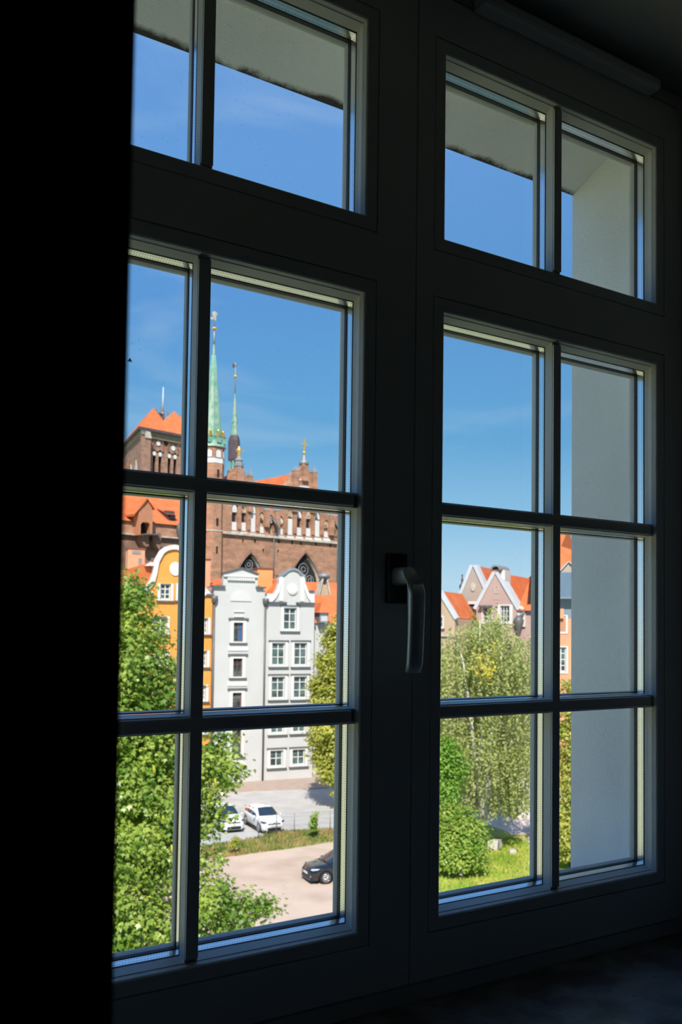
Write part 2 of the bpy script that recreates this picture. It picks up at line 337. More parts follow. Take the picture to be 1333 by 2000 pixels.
# outer wall with its reveal, made wide and tall beyond view to shade the jamb
JX, JY, SZ = .530, .30, 1.306
YIN = .062
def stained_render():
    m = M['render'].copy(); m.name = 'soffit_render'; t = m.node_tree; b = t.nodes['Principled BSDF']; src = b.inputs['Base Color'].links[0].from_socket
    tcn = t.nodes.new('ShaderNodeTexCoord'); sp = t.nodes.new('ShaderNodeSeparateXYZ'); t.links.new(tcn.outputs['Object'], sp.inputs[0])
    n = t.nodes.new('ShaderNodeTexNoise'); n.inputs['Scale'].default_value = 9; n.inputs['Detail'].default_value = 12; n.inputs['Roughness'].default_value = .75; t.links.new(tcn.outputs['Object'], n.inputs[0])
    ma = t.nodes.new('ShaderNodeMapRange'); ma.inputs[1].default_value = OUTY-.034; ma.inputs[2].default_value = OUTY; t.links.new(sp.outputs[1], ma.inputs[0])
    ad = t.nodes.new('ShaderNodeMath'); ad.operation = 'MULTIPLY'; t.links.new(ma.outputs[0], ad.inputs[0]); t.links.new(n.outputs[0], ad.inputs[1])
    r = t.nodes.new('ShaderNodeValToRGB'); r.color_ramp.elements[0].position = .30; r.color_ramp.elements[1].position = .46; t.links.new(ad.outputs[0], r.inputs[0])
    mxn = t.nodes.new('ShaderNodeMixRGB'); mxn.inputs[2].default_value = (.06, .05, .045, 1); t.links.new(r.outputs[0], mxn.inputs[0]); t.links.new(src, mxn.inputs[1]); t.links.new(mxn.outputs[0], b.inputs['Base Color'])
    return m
# the outer corner of the reveal, sighted on the plane of the right jamb
_d = ray(1119, 382); OUTY = CAMP.y + _d.y*(JX-CAMP.x)/_d.x; OUTZ = CAMP.z + _d.z*(JX-CAMP.x)/_d.x
print('reveal outer edge y z', OUTY, OUTZ)
SOF = stained_render()
struct('wall_outer_right', MB().box(JX, 9, YIN, OUTY, GZ, 5.2), M['render'], 'pale rendered outer reveal to the right of the window')
struct('wall_outer_left', MB().box(-9, -.70, YIN, OUTY, GZ, 5.2), M['render'])
lt = MB(); lt.add([(-.7, YIN, OUTZ+.075), (JX, YIN, OUTZ+.075), (JX, OUTY, OUTZ), (-.7, OUTY, OUTZ), (-.7, YIN, 5.2), (JX, YIN, 5.2), (JX, OUTY, 5.2), (-.7, OUTY, 5.2)],
       [(0, 3, 2, 1), (0, 1, 5, 4), (3, 7, 6, 2), (4, 5, 6, 7), (0, 4, 7, 3), (1, 2, 6, 5)])
struct('lintel', lt, SOF, 'pale rendered underside of the lintel with a dirt-stained outer edge')
struct('wall_outer_below', MB().box(-.7, JX, YIN, OUTY, GZ, -.09), M['render'])
struct('trim_2', MB().box(-.7, JX, YIN-.03, OUTY+.04, -.09, -.075), M['lip'])
struct('wall_outer_core', MB().prism([(-9, GZ), (9, GZ), (9, 5.2), (-9, 5.2)], .021, YIN, [[(RX0, SILL), (RX1, SILL), (RX1, CEI), (RX0, CEI)]], YIN-.021), M['render'])
struct('roof_sun_block', MB().box(-9, 9, -6, .062, 3.2, 3.4), M['render'])  # unseen slab added to block sun coming over the building
# small dark fly on the outer face of the upper left pane
_q = ray(254, 703); _q = CAMP+_q*((.0445-CAMP.y)/_q.y)
fl = MB().lathe([(.0001, -.0028), (.0010, -.0016), (.0013, 0), (.0009, .0016), (.0002, .0024)], 0, 0, 8)
fl.add([(.0006, .0004, .001), (.0030, .0006, -.001), (.0020, .0004, -.003), (-.0006, .0004, .001), (-.0030, .0006, -.001), (-.0020, .0004, -.003)], [(0, 1, 2), (3, 4, 5)])
tag(fl.build('fly', M['gasket'], None, _q), 'tiny dark fly sitting on the upper left pane beside the black wall', 'insect')
#@@EXTERIOR

# ================================================================== OUTSIDE: MATERIALS
M['brick'] = brickmat('church_brick', (.47, .215, .12), (.36, .155, .085), (.46, .37, .30))
M['brickd'] = brickmat('church_brick_dark', (.27, .14, .10), (.21, .11, .08), (.30, .23, .18))
M['brickt'] = brickmat('tower_brick', (.38, .20, .14), (.30, .15, .11), (.38, .29, .23))
M['tile'] = tilemat('clay_roof_tiles', (.70, .20, .075), (.56, .14, .05))
M['tile2'] = tilemat('worn_clay_roof_tiles', (.55, .15, .06), (.42, .10, .04), row=.5)
M['stone'] = mat('pale_stone', (.58, .54, .47), rough=.85, var=.3, scale=1.5)
M['white'] = mat('white_plaster', (.70, .69, .67), rough=.8, var=.06, scale=.8)
M['cream'] = mat('cream_plaster_tracery', (.62, .50, .36), rough=.85, col2=(.36, .20, .12), scale=5, low=.42, high=.6)
M['grey'] = mat('pale_grey_render', (.56, .555, .55), rough=.85, var=.07, scale=.35, bump=.1, bscale=30)
M['grey2'] = mat('light_grey_relief', (.62, .615, .61), rough=.85, var=.05, scale=.5)
M['greyd'] = mat('dark_zinc', (.15, .15, .15), rough=.5, metal=.2, var=.2, scale=2)
M['orange'] = mat('orange_render', (.80, .34, .075), rough=.85, col2=(.74, .29, .06), scale=.5, bump=.1, bscale=25)
M['salmon'] = mat('salmon_render', (.72, .36, .21), rough=.85, var=.1, scale=.6)
M['chim'] = mat('orange_chimney_render', (.78, .35, .13), rough=.85, var=.12, scale=.8)
M['copper'] = mat('green_copper', (.15, .33, .22), rough=.6, metal=.1, col2=(.33, .41, .33), scale=1.2, low=.4, high=.6)
M['copperd'] = mat('blue_green_copper', (.12, .33, .27), rough=.6, col2=(.22, .40, .32), scale=2)
M['gold'] = mat('gilded_metal', (.80, .52, .14), rough=.35, metal=.6)
M['leadbrown'] = mat('brown_slate', (.10, .075, .085), rough=.6, var=.25, scale=1.5)
M['lead'] = mat('grey_lead', (.30, .32, .33), rough=.5, metal=.2, var=.2, scale=2)
M['dark'] = mat('dark_opening', (.018, .017, .018), rough=.9)
M['wglass'] = mat('house_window_glass', (.035, .05, .055), rough=.08, spec=.6, col2=(.10, .16, .16), scale=1.1, low=.45, high=.6)
M['wblue'] = mat('painted_sky_reflection_glass', (.05, .14, .30), rough=.08, spec=.7)  # reflected sky put into the panes as a blue base colour
M['curtain'] = mat('curtained_glass', (.11, .17, .17), rough=.25, spec=.6, col2=(.035, .05, .05), scale=.9, low=.4, high=.62)
M['redbrown'] = mat('red_brown_window_wood', (.20, .07, .05), rough=.6)
M['taupe'] = mat('taupe_render', (.43, .36, .31), rough=.85, var=.08, scale=.5)
M['pink'] = mat('dusty_pink_render', (.50, .345, .31), rough=.85, var=.08, scale=.5)
M['tan'] = mat('tan_render', (.52, .38, .27), rough=.85, var=.08, scale=.5)
M['verge'] = mat('pale_verge_render', (.56, .60, .64), rough=.8, var=.08, scale=1)
M['zinc'] = mat('blue_zinc_cladding', (.055, .12, .19), rough=.6, metal=0, var=.15, scale=1)
M['zincl'] = mat('pale_blue_cladding', (.20, .27, .34), rough=.6, var=.08, scale=1)
M['asphalt'] = mat('pale_asphalt', (.50, .485, .47), rough=.9, var=.15, scale=.8, bump=.2, bscale=8)
M['pave'] = mat('brown_paving', (.44, .34, .28), rough=.9, var=.14, scale=1.5, bump=.3, bscale=6)
M['dirt'] = mat('sandy_dirt', (.60, .46, .37), rough=.95, col2=(.46, .34, .26), scale=.45, low=.4, high=.75, bump=.3, bscale=5, det=9)
M['yard'] = mat('sandy_yard', (.46, .43, .30), rough=.95, col2=(.32, .37, .14), scale=.3, det=9)
M['path'] = mat('pinkish_gravel_path', (.74, .60, .52), rough=.95, col2=(.60, .48, .42), scale=.8, bump=.3, bscale=6)
M['soil'] = mat('lawn_soil', (.28, .36, .06), rough=.95, col2=(.50, .48, .15), scale=.7, low=.4, high=.66, det=9)
M['grass'] = mat('grass_blades', (.36, .50, .06), rough=.8, col2=(.62, .62, .14), scale=.6, low=.4, high=.65, transl=.35, det=8)
M['drygrass'] = mat('dry_grass_blades', (.22, .29, .06), rough=.8, col2=(.48, .36, .15), scale=.9, low=.38, high=.6, transl=.3, det=8)
M['maple'] = mat('maple_leaves', (.14, .27, .025), rough=.38, spec=.6, col2=(.50, .60, .12), scale=1.5, transl=.42, low=.36, high=.66, det=9)
M['mapley'] = mat('yellowing_maple_leaves', (.60, .58, .06), rough=.5, transl=.4)
M['linden'] = mat('yellow_green_leaves', (.30, .35, .04), rough=.5, col2=(.62, .60, .14), scale=1.0, transl=.4, low=.35, high=.62)
M['birch'] = mat('birch_leaves', (.30, .35, .10), rough=.5, col2=(.55, .58, .22), scale=.8, transl=.4, low=.35, high=.65)
M['yellow'] = mat('yellow_leaves', (.72, .60, .08), rough=.6, transl=.4)
M['bush'] = mat('bush_leaves', (.20, .35, .04), rough=.45, col2=(.46, .56, .12), scale=1.2, transl=.4, low=.35, high=.65)
M['sapling'] = mat('bright_green_leaves', (.17, .36, .04), rough=.45, col2=(.34, .52, .10), scale=1.2, transl=.4)
M['bark'] = mat('grey_brown_bark', (.10, .075, .055), rough=.9, var=.3, scale=6, bump=.4, bscale=12)
M['wbark'] = mat('white_birch_bark', (.66, .64, .60), rough=.8, col2=(.14, .12, .10), scale=3.5, low=.5, high=.68)
M['carwhite'] = mat('white_car_paint', (.80, .80, .81), rough=.25, coat=1)
M['carblack'] = mat('black_car_paint', (.012, .013, .018), rough=.18, coat=1)
M['carglass'] = mat('dark_car_glass', (.02, .035, .055), rough=.03, spec=.9)
M['tyre'] = mat('tyre_rubber', (.025, .025, .025), rough=.8)
M['rim'] = mat('alloy_rim', (.55, .55, .56), rough=.3, metal=.8)
M['plastic'] = mat('black_plastic', (.02, .02, .022), rough=.5)
M['lamp'] = mat('clear_headlamp', (.55, .57, .60), rough=.1, spec=.8, coat=1)
M['plate'] = mat('white_number_plate', (.75, .75, .73), rough=.4)
M['redcal'] = mat('red_brake_caliper', (.55, .03, .02), rough=.4)
M['rock'] = mat('pale_stone_block', (.62, .57, .53), rough=.9, var=.2, scale=4, bump=.5, bscale=9)
M['wire'] = mat('grey_wire', (.25, .26, .27), rough=.6, metal=.4)

def house(name, fac, label, cat='house'):
    e = empty(name, fac.o, fac.rz); tag(e, label, cat); return e
def shift(polys, dx=0, dz=0): return [(x+dx, z+dz) for x, z in polys]
def rectp(x0, x1, z0, z1): return [(x0, z0), (x1, z0), (x1, z1), (x0, z1)]
def arch(x0, x1, z0, zs, za, n=7):
    """pointed arch outline: jambs to zs, apex za"""
    xm = (x0+x1)/2; hw = (x1-x0)/2; p = [(x0, z0), (x1, z0)]
    for i in range(n): t = i/n; p.append((xm+hw*(1-t**1.95), zs+(za-zs)*t))
    p.append((xm, za))
    for i in range(n-1, -1, -1): t = i/n; p.append((xm-hw*(1-t**1.95), zs+(za-zs)*t))
    return p
def offs(x0, z0, poly): return [(x-x0, z-z0) for x, z in poly]
def hwindow(root, r, cols=(1, 1), rows=(1, 2, 2), dep=.16, fw=.07, fm=None, gm=None, mid=None):
    """a house window in the hole r = x0 x1 z0 z1: frame with bars, each pane a sub-part"""
    x0, x1, z0, z1 = r; e = .012; fm = fm or M['white']; gm = gm or M['curtain']
    tx = sum(cols); tz = sum(rows); mid = mid or fw*1.0
    xs = [x0+e]; 
    for c in cols: xs.append(xs[-1]+(x1-x0-2*e)*c/tx)
    zs = [z1-e]
    for q in rows: zs.append(zs[-1]-(z1-z0-2*e)*q/tz)
    holes = []
    for i in range(len(cols)):
        for j in range(len(rows)):
            a = xs[i]+(fw if i == 0 else mid/2); b = xs[i+1]-(fw if i == len(cols)-1 else mid/2)
            d = zs[j]-(fw if j == 0 else fw*.4); c = zs[j+1]+(fw if j == len(rows)-1 else fw*.4)
            holes.append(rectp(a, b, c, d))
    f = MB().prism(rectp(x0+e, x1-e, z0+e, z1-e), dep-.05, dep+.03, holes, .08).build('window', fm, root)
    for h in holes: MB().box(h[0][0], h[1][0], dep, dep+.02, h[0][1], h[2][1]).build('pane', gm, f)
    return f
def surround(root, r, wl, wt, wb, m, pr=.06, sill=True, sm=None):
    x0, x1, z0, z1 = r
    MB().prism(rectp(x0-wl, x1+wl, z0-wb, z1+wt), -pr, .0, [rectp(x0, x1, z0, z1)], pr).build('window_surround', m, root)
    if sill: MB().box(x0-wl-.1, x1+wl+.1, -pr-.12, 0, z0-wb-.11, z0-wb).build('sill', sm or M['greyd'], root)

# ================================================================== GROUND
def gpoly(name, pts, lift, m, label=None, kind='structure', thick=.6, cat=None):
    q = [gp(u, v) for u, v in pts]
    mb = MB(); n = len(q); c = q[0]
    P = [(a.x, a.y) for a in q]
    tr = tessellate_polygon([[Vector((x, y, 0)) for x, y in P]])
    mb.add([(x, y, GZ+lift) for x, y in P]+[(x, y, GZ-thick) for x, y in P], [tuple(t) for t in tr]+[tuple(i+n for i in t) for t in tr]+[(i, i+n, (i+1) % n+n, (i+1) % n) for i in range(n)])
    o = mb.build(name, m); tag(o, label, cat, kind=kind); return o
g_ = MB().box(-300, 500, .26, 900, GZ-.5, GZ-.02).build('ground', M['yard']); tag(g_, 'sandy open ground between our building and the houses', kind='structure')
gpoly('lawn_ground', [(840, 1600), (1190, 1560), (1230, 1700), (1180, 1860), (900, 1960), (800, 1900)], .0, M['soil'], 'lawn ground under the birch and the big bush')
gpoly('street', [(100, 1640), (395, 1652), (500, 1636), (560, 1628), (640, 1626), (800, 1612), (1100, 1560), (1100, 1500), (60, 1540)], .02, M['asphalt'], 'pale asphalt parking street in front of the grey houses')
gpoly('sidewalk', [(60, 1590), (430, 1549), (560, 1543.5), (620, 1541), (760, 1535), (760, 1500), (60, 1500)], .09, M['pave'], 'brownish paved sidewalk along the foot of the grey houses')
gpoly('dirt_lot', [(60, 1700), (395, 1672), (470, 1670), (520, 1664), (560, 1660), (640, 1648), (690, 1645), (780, 1700), (790, 1860), (700, 2060), (60, 2300)], .03, M['dirt'], 'bare sandy lot below the street')
gpoly('path', [(858, 1600), (905, 1575), (960, 1585), (1000, 1560), (1060, 1560), (1040, 1650), (1020, 1640), (985, 1622), (950, 1612), (925, 1606), (858, 1625)], .04, M['path'], 'pale pinkish path behind the lawn')

def blades(name, quads, h, m, count, lean=.35, width=.03, parent=None):
    """upright blades scattered over ground quads given by sighted corners"""
    q = [[gp(u, v) for u, v in qq] for qq in quads]
    vs = []; 
    for k in range(count):
        a, b, c, d = q[k % len(q)]; s_, t_ = rng.random(2); p = a*(1-s_)*(1-t_)+b*s_*(1-t_)+c*s_*t_+d*(1-s_)*t_
        an = rng.random()*math.pi; hh = h*(.4+rng.random()); wv = Vector((math.cos(an), math.sin(an), 0))*width; ln = Vector((rng.normal(), rng.normal(), 0))*lean*hh
        z = GZ; vs += [(p.x-wv.x, p.y-wv.y, z), (p.x+wv.x, p.y+wv.y, z), (p.x+ln.x, p.y+ln.y, z+hh)]
    me = bpy.data.meshes.new(name); n = len(vs)//3
    me.from_pydata(vs, [], [(3*i, 3*i+1, 3*i+2) for i in range(n)]); me.materials.append(m)
    o = bpy.data.objects.new(name, me); COL.objects.link(o); o.parent = parent; return o
tag(blades('grass_strip', [[(395, 1655), (470, 1643), (470, 1672), (395, 1680)], [(470, 1643), (560, 1628), (560, 1658), (470, 1672)], [(560, 1628), (670, 1621), (670, 1640), (560, 1658)], [(515, 1628), (670, 1621), (670, 1628), (515, 1640)]], .22, M['drygrass'], 9000, width=.05),
    'patchy half-dry grass strip between the street and the sandy lot', 'grass', kind='stuff')
tag(blades('lawn', [[(858, 1690), (1032, 1642), (1032, 1740), (858, 1775)], [(935, 1640), (1032, 1632), (1032, 1690), (935, 1690)], [(1088, 1660), (1125, 1655), (1125, 1720), (1088, 1730)]], .16, M['grass'], 16000, width=.045),
    'sunlit yellow-green lawn beside the big bush', 'grass', kind='stuff')

# ================================================================== FACADES
ga, gb = gp(460, 1529.7), gp(606, 1521)
print('grey facade', ga, gb, math.degrees(math.atan2(gb.x-ga.x, gb.y-ga.y)), (gb-ga).length)
HG = 98.0
FG = Fac(ga, HG)

# ---- grey house with the pediment (left)
def pediment_house():
    f = FG; h = house('grey_house', f, 'pale grey house with a shallow triangular pediment and one column of narrow windows')
    wl, wr = f.L(415, 1300)[0]+.03, f.L(515.6, 1300)[0]
    O = f.poly([(413, 1148), (415, 1145), (432, 1145), (432, 1120), (469, 1109), (501, 1119), (501, 1146), (517, 1152)])
    z = lambda v: f.L(465, v)[1]
    lf = lambda u: f.L(u, 1300)[0]
    out = [(wl, 0), (wr, 0), (wr, z(1152)), (lf(501), z(1146)), (lf(501), z(1121)), (lf(469), z(1110)), (lf(433), z(1121)), (lf(433), z(1146)), (wl, z(1146))]
    wins = [(456.5, 1216, 475, 1253), (455.5, 1286, 473.5, 1321.5), (454.5, 1353, 472, 1390), (453.5, 1424, 471, 1476)]
    R_ = [f.R(*w_) for w_ in wins]
    MB().prism(out, 0, .5, [rectp(*r) for r in R_], .3).box(wl, wr, .5, 9, 0, z(1147)).build('wall', M['grey'], h)
    for i, r in enumerate(R_):
        fw_ = hwindow(h, r, (1, 1), (1, 2), dep=.2, fw=.06, fm=M['redbrown'], gm=M['wglass'])
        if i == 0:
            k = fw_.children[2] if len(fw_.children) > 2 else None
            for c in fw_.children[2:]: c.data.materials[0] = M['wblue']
        surround(h, r, .30, .25, .12, M['white'])
        MB().box(r[0]-.5, r[1]+.5, -.14, 0, r[3]+.25, r[3]+.42).build('window_cornice', M['greyd'], h)
        MB().box(r[0]-.5, r[1]+.5, -.07, 0, r[2]-.85, r[2]-.42).build('apron_panel', M['white'], h)
    x0, x1 = lf(448), lf(489); MB().prism([(x0, z(1174)), (x1, z(1174))]+[((x0+x1)/2+(x1-x0)/2*math.cos(a), z(1174)+(z(1153)-z(1174))*math.sin(a)) for a in [math.pi*i/12 for i in range(1, 12)]], -.08, 0).build('arch_relief', M['grey2'], h)
    for v in (1194, 1204): MB().box(lf(455), lf(475), -.12, 0, z(v)-.06, z(v)).build('moulding', M['white'], h)
    # pediment: raking cornices, base moulding and dentils
    pl, pm, pr = lf(431), lf(469), lf(503)
    MB().prism([(pl, z(1121)), (pm, z(1110)), (pr, z(1121)), (pr, z(1118.8)), (pm, z(1107.8)), (pl, z(1118.8))], -.16, .5).build('raking_cornice', M['greyd'], h)
    MB().box(pl+.1, pr-.1, -.2, 0, z(1127), z(1125)).build('base_moulding', M['white'], h)
    n = 13
    for i in range(n): xx = pl+.5+(pr-pl-1.1)*i/(n-1); MB().box(xx, xx+.15, -.2, 0, z(1134), z(1128)).build('dentil', M['white'], h)
    for a, b in ((411, 436), (497, 516)): MB().box(lf(a), lf(b), -.3, .5, z(1148), z(1144.5)).build('shoulder_coping', M['greyd'], h)
    # tiled roof behind
    zt = z(1124); r_ = MB(); r_.add([(wl, .6, z(1146)), (wr, .6, z(1146)), (wr, 9, z(1146)), (wl, 9, z(1146)), (lf(467), .6, zt), (lf(467), 9, zt)], [(0, 1, 4), (2, 3, 5), (0, 4, 5, 3), (1, 2, 5, 4)]).build('roof', M['tile'], h)
    # downpipe with its hopper
    for nm, u, tv, bv in (('drainpipe', 516, 1172, 1528),):
        x = f.L(u, 1300)[0]; dp = MB().tube([(x, -.14, .0), (x, -.14, z(tv))], .09, 8).build(nm, M['greyd'], h)
        MB().lathe([(.13, z(1182)), (.30, z(1174)), (.32, z(1168))], x, -.2, 8).build('hopper', M['greyd'], dp)
    x = f.L(417.5, 1200)[0]; dp = MB().tube([(x, -.14, 0), (x, -.14, z(1170))], .09, 8).build('drainpipe', M['greyd'], h)
    MB().lathe([(.13, z(1180)), (.30, z(1172)), (.32, z(1165))], x, -.2, 8).build('hopper', M['greyd'], dp)
    return h
PH = pediment_house()

# ---- grey house with the scrolled gable (right)
def scroll_house():
    f = FG; h = house('grey_house', f, 'pale grey house with a curved scroll gable and a round medallion')
    z = lambda v: f.L(565, v)[1]; lf = lambda u: f.L(u, 1200)[0]
    sil = [(615, 1177), (610, 1170), (604, 1160), (599, 1148), (595, 1138), (594, 1124), (588, 1119), (582, 1113), (574, 1110), (568, 1110), (560, 1113), (553, 1120), (544, 1125), (543.5, 1140), (540, 1152), (533, 1165), (524, 1176)]
    out = [(lf(516)+.02, 0), (lf(614.5), 0), (lf(614.5), z(1165))] + [(lf(u), z(v)) for u, v in sil] + [(lf(517), z(1176))]
    out = [(lf(516)+.02, 0), (lf(614.5), 0), (lf(614.5), z(1177))] + [(lf(u)-.001*i, z(v)) for i, (u, v) in enumerate(sil[1:-1])] + [(lf(516)+.02, z(1176))]
    wins = [(554.5, 1187, 579.5, 1230), (531.5, 1255.5, 557, 1299.5), (575, 1255.5, 600, 1299.5), (530.5, 1321.5, 556.5, 1364), (574, 1321, 599.5, 1363.5), (530, 1392, 555, 1432), (572.5, 1391, 597.5, 1430), (528, 1465.5, 553, 1497), (571.5, 1463.5, 596, 1494)]
    R_ = [f.R(*w_) for w_ in wins]
    MB().prism(out, 0, .5, [rectp(*r) for r in R_], .3).box(lf(516)+.02, lf(614.5), .5, 9, 0, z(1178)).build('wall', M['grey'], h)
    for i, r in enumerate(R_):
        hwindow(h, r, (1, 1), (1, 1.4, 1.4) if i < 7 else (1, 1), dep=.2, fw=.09, gm=M['curtain'])
        surround(h, r, .25, .14, .14, M['white'])
        MB().box(r[0]-.36, r[1]+.36, -.13, 0, r[3]+.14, r[3]+.24).build('window_cornice', M['greyd'], h)
    # coping of the gable: a thick band following the scroll outline
    def band(pts, wd, y0, y1, nm, m):
        P = [Vector((lf(u), z(v))) for u, v in pts]; inn = []
        for i, p in enumerate(P):
            t = (P[min(i+1, len(P)-1)]-P[max(i-1, 0)]).normalized(); n = Vector((-t.y, t.x)); inn.append(p+n*wd)
        mb = MB(); k = len(P)
        vs = [(p.x, y, p.y) for y in (y0, y1) for p in P]+[(p.x, y, p.y) for y in (y0, y1) for p in inn]
        fs = []
        for i in range(k-1):
            fs += [(i, i+1, 2*k+i+1, 2*k+i), (k+i, 3*k+i, 3*k+i+1, k+i+1), (i, k+i, k+i+1, i+1), (2*k+i, 2*k+i+1, 3*k+i+1, 3*k+i)]
        mb.add(vs, fs).build(nm, m, h)
    band([(616, 1177), (610, 1170), (604, 1160), (599, 1148), (595, 1138), (594, 1124)], .32, -.14, .35, 'scroll_band', M['white'])
    band([(543.5, 1125), (543.5, 1140), (540, 1152), (533, 1165), (522, 1176)], .32, -.14, .35, 'scroll_band', M['white'])
    band([(596, 1124), (588, 1118), (582, 1112), (574, 1109), (568, 1109), (560, 1112), (553, 1119), (542, 1124)], .22, -.16, .4, 'gable_coping', M['lead'])
    for u in (549, 590): MB().box(lf(u)-.2, lf(u)+.2, -.07, 0, z(1174), z(1128)).build('pilaster_strip', M['white'], h)
    cx, cz = lf(570.5), z(1151)
    MB().prism([(cx+.52*math.cos(a), cz+.52*math.sin(a)) for a in [2*math.pi*i/20 for i in range(20)]], -.12, 0).build('medallion', M['white'], h)
    MB().prism([(cx+.40*math.cos(a), cz+.40*math.sin(a)) for a in [2*math.pi*i/20 for i in range(20)]], -.17, -.11).build('medallion_disc', M['white'], h)
    for a, b in ((519, 559), (578, 614.5)): MB().box(lf(a), lf(b), -.28, 0, z(1179), z(1176)).build('eaves_cornice', M['greyd'], h)
    MB().box(lf(597), lf(614.5), 0.02, .9, z(1177), z(1155)).build('parapet_block', M['white'], h)
    MB().box(lf(596), lf(613), -.12, 1, z(1155), z(1151.5)).build('parapet_coping', M['greyd'], h)
    MB().box(lf(517), lf(536), .3, .9, z(1176), z(1160)).build('parapet_block', M['grey'], h)
    zt = z(1126); xm = lf(568); MB().add([(lf(518), .6, z(1176)), (lf(613), .6, z(1176)), (lf(613), 9, z(1176)), (lf(518), 9, z(1176)), (xm, .6, zt), (xm, 9, zt)], [(0, 1, 4), (2, 3, 5), (0, 4, 5, 3), (1, 2, 5, 4)]).build('roof', M['tile'], h)
scroll_house()

def chimney_at(par, f, u0, v0, u1, v1, y, m, dep=1.2, cap=M['redbrown']):
    x0, x1, z0, z1 = f.R(u0, v0, u1, v1, y)
    hw = (x1-x0)/2; hh = z1-z0
    e = MB().box(-hw, hw, 0, dep, -.6, hh).build('chimney', m, par, ((x0+x1)/2, y, z0)); MB().box(-hw-.06, hw+.06, -.06, dep+.06, hh, hh+.14).build('chimney_cap', cap, e)
    return e, hw, hh
chimney_at(PH, FG, 503, 1112, 533, 1158, 3.0, M['chim'])

# ---- orange house on the left
def orange_house():
    f = FG; h = house('orange_house', f, 'bright orange house with a white-edged curved gable, half hidden by the maple')
    z = lambda v: f.L(340, v)[1]; lf = lambda u: f.L(u, 1230)[0]
    L_ = [(274, 1156), (281, 1150), (288, 1143), (293, 1135), (297, 1120), (299, 1106), (301, 1096), (305, 1088), (311, 1077), (320, 1070), (330, 1066.5), (338, 1065.5)]
    R2 = [(2*338-u, v+ (338-u)*.03) for u, v in L_[::-1]][1:]
    top = L_+R2
    out = [(lf(196), 0), (lf(414.5), 0), (lf(414.5), z(1162)), (lf(404), z(1158))]+[(lf(u), z(v)) for u, v in top[::-1]]+[(lf(268), z(1160)), (lf(196), z(1160))]
    wins = [(313, 1140, 333.5, 1171), (349, 1140, 370, 1171), (302, 1204, 326, 1238), (354, 1204, 376, 1238), (394, 1207, 406, 1237), (392, 1271, 404, 1301), (391, 1338, 402, 1368), (302, 1271, 326, 1303), (352, 1271, 374, 1303), (302, 1338, 326, 1370), (390, 1402, 401, 1432)]
    R_ = [f.R(*w_) for w_ in wins]
    MB().prism(out, 0, .5, [rectp(*r) for r in R_], .3).box(lf(196), lf(414.5), .5, 9, 0, z(1161)).build('wall', M['orange'], h)
    for r in R_:
        hwindow(h, r, (1, 1), (1, 1, 1), dep=.18, fw=.10, gm=M['wglass']); surround(h, r, .24, .02, .10, M['white'], pr=.1)
    P = [Vector((lf(u), z(v))) for u, v in top]; k = len(P); inn = []
    for i, p in enumerate(P):
        t = (P[min(i+1, k-1)]-P[max(i-1, 0)]).normalized(); inn.append(p-Vector((-t.y, t.x))*.34)
    outw = [p+Vector((-(P[min(i+1, k-1)]-P[max(i-1, 0)]).normalized().y, (P[min(i+1, k-1)]-P[max(i-1, 0)]).normalized().x))*.06 for i, p in enumerate(P)]
    vs = [(p.x, y, p.y) for y in (-.22, .5) for p in outw]+[(p.x, y, p.y) for y in (-.22, .5) for p in inn]; fs = []
    for i in range(k-1): fs += [(i, i+1, 2*k+i+1, 2*k+i), (k+i, 3*k+i, 3*k+i+1, k+i+1), (i, k+i, k+i+1, i+1), (2*k+i, 2*k+i+1, 3*k+i+1, 3*k+i)]
    MB().add(vs, fs).build('gable_band', M['white'], h)
    MB().box(lf(288), lf(303), -.2, .5, z(1107), z(1101)).prism([(lf(281), z(1107)), (lf(293), z(1107)), (lf(293), z(1099))], 0, .5).build('scroll_shoulder', M['white'], h)
    MB().box(lf(266), lf(297), -.16, .3, z(1160), z(1156)).build('cornice', M['white'], h); MB().box(lf(396), lf(416.5), -.2, .3, z(1162), z(1158.5)).build('cornice', M['greyd'], h)
    MB().prism([(lf(400), z(1158)), (lf(411), z(1158)), (lf(400), z(1146))], -.1, .4).build('scroll_end', M['white'], h)
    cx, cz = lf(340), z(1111)
    MB().prism([(cx+.52*math.cos(a), cz+.62*math.sin(a)) for a in [2*math.pi*i/20 for i in range(20)]], -.1, 0).build('medallion', M['white'], h)
    zt = z(1085); MB().add([(lf(196), .5, z(1160)), (lf(412), .5, z(1160)), (lf(412), 9, z(1160)), (lf(196), 9, z(1160)), (lf(338), .5, zt), (lf(338), 9, zt), (lf(230), .5, z(1120)), (lf(230), 9, z(1120))], [(0, 1, 4, 6), (3, 2, 5, 7), (0, 6, 7, 3), (6, 4, 5, 7), (1, 2, 5, 4)]).build('roof', M['tile'], h)
    return h
OH = orange_house()
c_, hw, hh = chimney_at(OH, FG, 250, 1073, 283, 1120, 2.2, M['salmon'])
MB().box(-hw*.55, hw*.5, -.05, .02, hh-.42, hh-.12).build('vent_grille', M['lead'], c_); MB().box(hw*.25, hw*.62, -.05, .02, hh-1.45, hh-.8).build('vent_grille', M['lead'], c_)
chimney_at(OH, FG, 399, 1094, 411, 1158, 2.5, M['salmon'])

